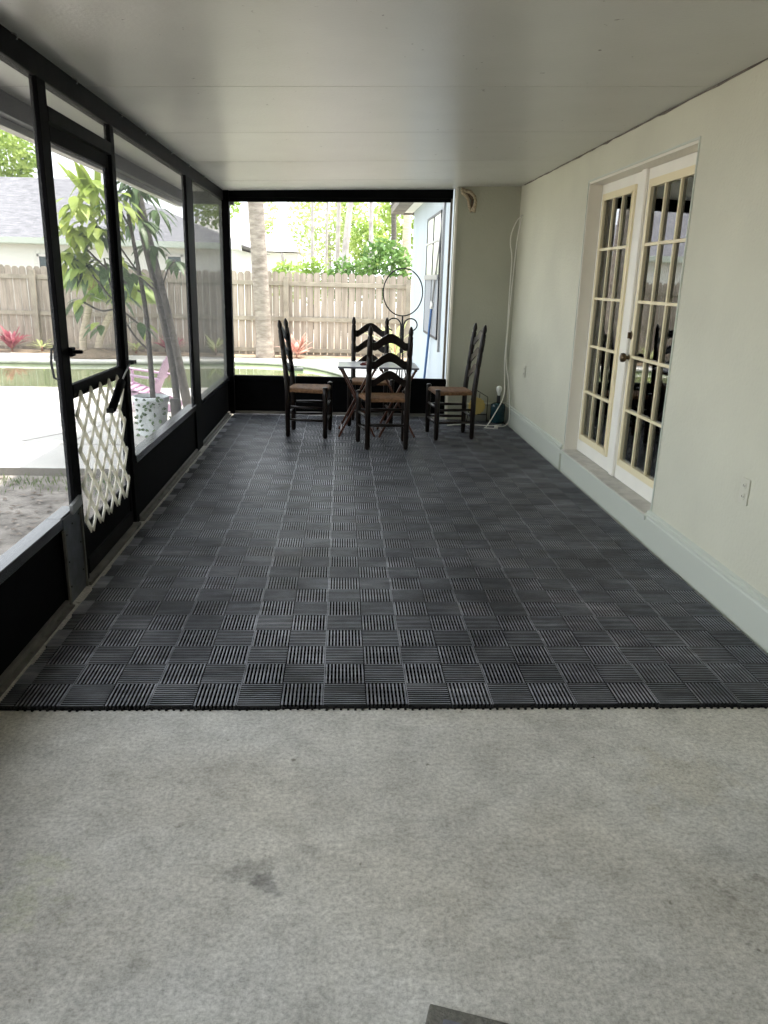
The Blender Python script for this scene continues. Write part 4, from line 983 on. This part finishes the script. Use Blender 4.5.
for pts, tail in (([(-4.911, 15.2, -.1), (-4.902, 15.2, .3), (-4.769, 15.2, .76), (-4.683, 15.2, 1.15)], [(-4.683, 15.2, 1.15), (-4.665, 15.2, 1.3), (-4.674, 15.2, 1.48)]),
                  ([(-4.683, 15.25, -.1), (-4.607, 15.25, .25), (-4.446, 15.25, .6), (-4.228, 15.25, .95)], [(-4.228, 15.25, .95), (-4.161, 15.25, 1.1), (-4.132, 15.25, 1.25)])):
    MB().tube(smooth_path(pts, 5), [.085, .08, .075, .07, .07, .07, .07, .068, .066, .066, .064, .062, .06, .06, .06, .06], 10).build('trunk', M['palmbark'], sp_)
    MB().tube(smooth_path(tail, 5), [.075, .09, .1, .1, .1, .1, .1, .095, .09, .08, .06], 10).build('crown_shaft', M['palmsheath'], sp_)
    f = MB()
    for k in range(11): frond(f, tail[-1], k * 2 * PI / 11 + random.uniform(-.2, .2), random.uniform(.7, 1.0), random.uniform(.3, .95), .34)
    f.build('fronds', M['treeleaf'], sp_)
mdp = bmesh.new(); bmesh.ops.create_icosphere(mdp, subdivisions=3, radius=1)
m = MB()
for v in mdp.verts: v.co = Vector((v.co.x * .62, v.co.y * .35, max(0, v.co.z) * .16 * (1 + .2 * math.sin(9 * v.co.x))))
m.add_bm(mdp, 0, True, Matrix.Translation((-4.75, 15.2, -0.08))); tag(m.build('mulch_mound', M['mulch']), 'mulch mound round the feet of the curved palm', 'mulch', None, 'stuff')

# ---- big pale palm trunk
bp_ = thing('tall_palm', (-1.55, 15.75, -0.08), 'tall pale palm trunk in front of back fence', 'palm')
tp = []; tr_ = []
for i in range(70):
    z = -.1 + 6.2 * i / 69; tp.append((-1.53 - .045 * (z + .1), 15.8, z)); tr_.append((.165 if z < .2 else .15) * (1 + .035 * (i % 2)) + .03 * math.exp(-max(0, z + .1) / .25))
MB().tube(tp, tr_, 18).build('trunk', M['palebark'], bp_)
f = MB()
for k in range(16): frond(f, (-1.81, 15.8, 6.05), k * 2 * PI / 16, random.uniform(1.6, 2.0), random.uniform(.1, .9), .6, 18)
f.build('fronds', M['bushleaf'], bp_)

# ---- spiky and red bedding plants
def rosette(name, loc, n, L, Wd, m, label, cat, up_=0.9, group=None):
    t = thing(name, loc, label, cat, group); f = MB()
    for i in range(n):
        a = 2.4 * i + random.uniform(-.3, .3); el = random.uniform(.25, 1.0) * up_ + .15
        d = Vector((math.cos(a) * (1.1 - el * .7), math.sin(a) * (1.1 - el * .7), el))
        f.leaf((math.cos(a) * .03, math.sin(a) * .03, .05 + L * .3 * random.random()), d, (math.cos(a), math.sin(a), .3), L * random.uniform(.7, 1.05), Wd, .3, .25, 5)
    f.build('leaves', m, t, world=False)
    MB().tube([(0, 0, 0), (0, 0, L * .35)], [.025, .015], 6).build('stem', M['palmsheath'], t, world=False)
rosette('cordyline', (-6.55, 15.95, -.08), 30, .52, .085, M['red'], 'red cordyline at far left of the fence, by the pool', 'plant')
rosette('cordyline', (-3.45, 16.05, -.08), 26, .48, .08, M['red'], 'red cordyline seen behind the leaning tree trunk', 'plant')
rosette('cordyline', (-0.91, 15.85, -.08), 30, .52, .085, M['pinkleaf'], 'pale pink cordyline right of the tall palm trunk', 'plant')
rosette('spiky_plant', (-6.0, 16.05, -.08), 16, .34, .05, M['spiky'], 'small pale spiky plant beside the red cordyline far left', 'plant', .6)
rosette('spiky_plant', (-4.15, 16.05, -.08), 16, .36, .05, M['spiky'], 'small pale spiky plant right of the curved palm', 'plant', .6)
rosette('spiky_plant', (-2.55, 16.0, -.08), 18, .5, .05, M['spiky'], 'yellowish spiky plant left of the tall palm trunk', 'plant', .9)
rosette('spiky_plant', (1.05, 15.5, -.08), 18, .95, .06, M['spiky'], 'yellowish upright plant at right end of back fence', 'plant', 1.2)

# ---- trees and bushes beyond the fence
random.seed(31)
def cloud(m, c, r, k, L):
    c = Vector(c)
    for _ in range(k):
        d = Vector((random.gauss(0, 1), random.gauss(0, 1), random.gauss(0, 1))).normalized(); q = c + Vector((d.x * r[0], d.y * r[1], d.z * r[2])) * random.uniform(.35, 1) ** .6
        e = Vector((random.gauss(0, 1), random.gauss(0, 1), random.gauss(-.3, .7)))
        m.quadleaf(q, e, (random.gauss(0, 1), random.gauss(0, 1), random.gauss(0, 1)), L * random.uniform(.7, 1.3), L * .55)
def tree(name, base, top, r0, blobs, m, L, label, cat='tree', bark='farbark', dens=1.0, group=None):
    t = thing(name, base, label, cat, group)
    b, e = Vector(base), Vector(top)
    if r0:
        tk = MB(); mid = b.lerp(e, .5) + Vector((random.uniform(-.12, .12), 0, 0))
        tk.tube(smooth_path([b, mid, e], 6), [r0 * (1 - .45 * i / 12) for i in range(13)], 9)
        tk.build('trunk', M[bark], t)
    f = MB()
    for c, r, k in blobs:
        cloud(f, c, r, int(k * dens), L)
        if r0 and (Vector(c) - e).length > .5:
            f2 = b.lerp(e, .7)
    f.build('foliage', m, t)
    return t
G_SL = None
def slender(x0, x1, Y, ht, r0, m, label, bark='farbark'):
    tree('slender_forest_tree', (x0, Y, -.2), (x1, Y, ht), r0, [((x1, Y, ht + .5), (.5, .5, 1.0), 500)], M[m], .2, label, bark=bark)
slender(0.02, 0.38, 26, 5.0, .14, 'paleleaf', 'pale trunk leaning right above the back chair')
slender(0.92, 0.89, 27.2, 5.2, .10, 'treeleaf', 'grey straight trunk above the right half of the fence')
slender(2.31, 2.26, 28.4, 5.4, .20, 'bushleaf', 'brown trunk close to the house eave above fence end', 'palmbark')
slender(-0.13, -0.11, 29.6, 5.4, .11, 'paleleaf', 'thin straight trunk left of the leaning pale trunk')
slender(1.86, 1.81, 30.8, 5.6, .14, 'bushleaf', 'dark trunk behind the bright bush near the house', 'bark')
slender(-0.66, -0.59, 32.0, 5.4, .07, 'paleleaf', 'thinnest far trunk between tall palm and pale trunks')
slender(-1.05, -1.12, 30.6, 5.2, .09, 'paleleaf', 'thin pale trunk close to the right of the tall palm')
tree('leafy_tree', (-5.3, 35.6, -.2), (-5.3, 35.6, 3.2), .16, [((-5.6, 35.6, 4.9), (1.3, 1, 1.5), 1700)], M['treeleaf'], .22, 'bright tree at left edge of the back opening')
tree('leafy_tree', (-0.6, 35, -.2), (-0.6, 35, 3.4), .12, [((-.7, 35, 4.0), (1.7, .9, 2.0), 1700), ((1.0, 35.6, 3.9), (1.7, 1, 2.0), 1500)], M['paleleaf'], .22, 'hazy pale leaved tree behind the thin trunks')
tree('leafy_tree', (3.4, 33, -.2), (3.3, 33, 3.6), .2, [((2.9, 33, 4.2), (1.7, .9, 2.2), 2200)], M['treeleaf'], .22, 'broad green tree behind bushes near the house')
tree('leafy_tree', (-13.4, 36, -.2), (-13.8, 36, 5.0), .25, [((-14.4, 36, 6.0), (1.7, 1.3, 1.15), 2200)], M['treeleaf'], .25, 'bright tree rising above the white house far left')
tree('leafy_tree', (-2.4, 34.8, -.2), (-2.6, 34.8, 2.5), .1, [((-3.3, 35, 4.1), (.6, .6, 1.0), 420)], M['paleleaf'], .2, 'thin yellow-green tree just right of the tall palm trunk')
tree('leafy_tree', (-8.6, 49, -.2), (-8.6, 49, 5.0), .2, [((-8.9, 49, 7.0), (2.1, 1.2, 1.5), 1700)], M['bushleaf'], .3, 'green tree seen through the dusty far left screen')
for (c, r, k, mm, lab) in (((1.25, 24, 1.75), (.85, .6, .95), 1500, 'bushleaf', 'bright green bush above fence right of the hoop'),
                           ((0.15, 25, 1.4), (.7, .5, .75), 800, 'bushleaf', 'green bush above fence behind the back chair'),
                           ((-0.95, 26.4, 1.4), (.75, .5, .75), 800, 'treeleaf', 'yellow-green bush above fence right of the tall palm'),
                           ((0.95, 29.2, 2.7), (.7, .5, 1.0), 1100, 'treeleaf', 'tall light bush behind the grey straight trunk'),
                           ((-1.95, 28, 1.3), (.6, .5, .75), 500, 'treeleaf', 'low bush above fence close to the tall palm')):
    t = thing('wild_bush', (c[0], c[1], -.2), lab, 'bush'); f = MB(); cloud(f, c, r, k, .17); f.build('foliage', M[mm], t)
    MB().tube([(c[0], c[1], -.2), (c[0] + .05, c[1], c[2])], [.05, .02], 7).build('stem', M['bark'], t)
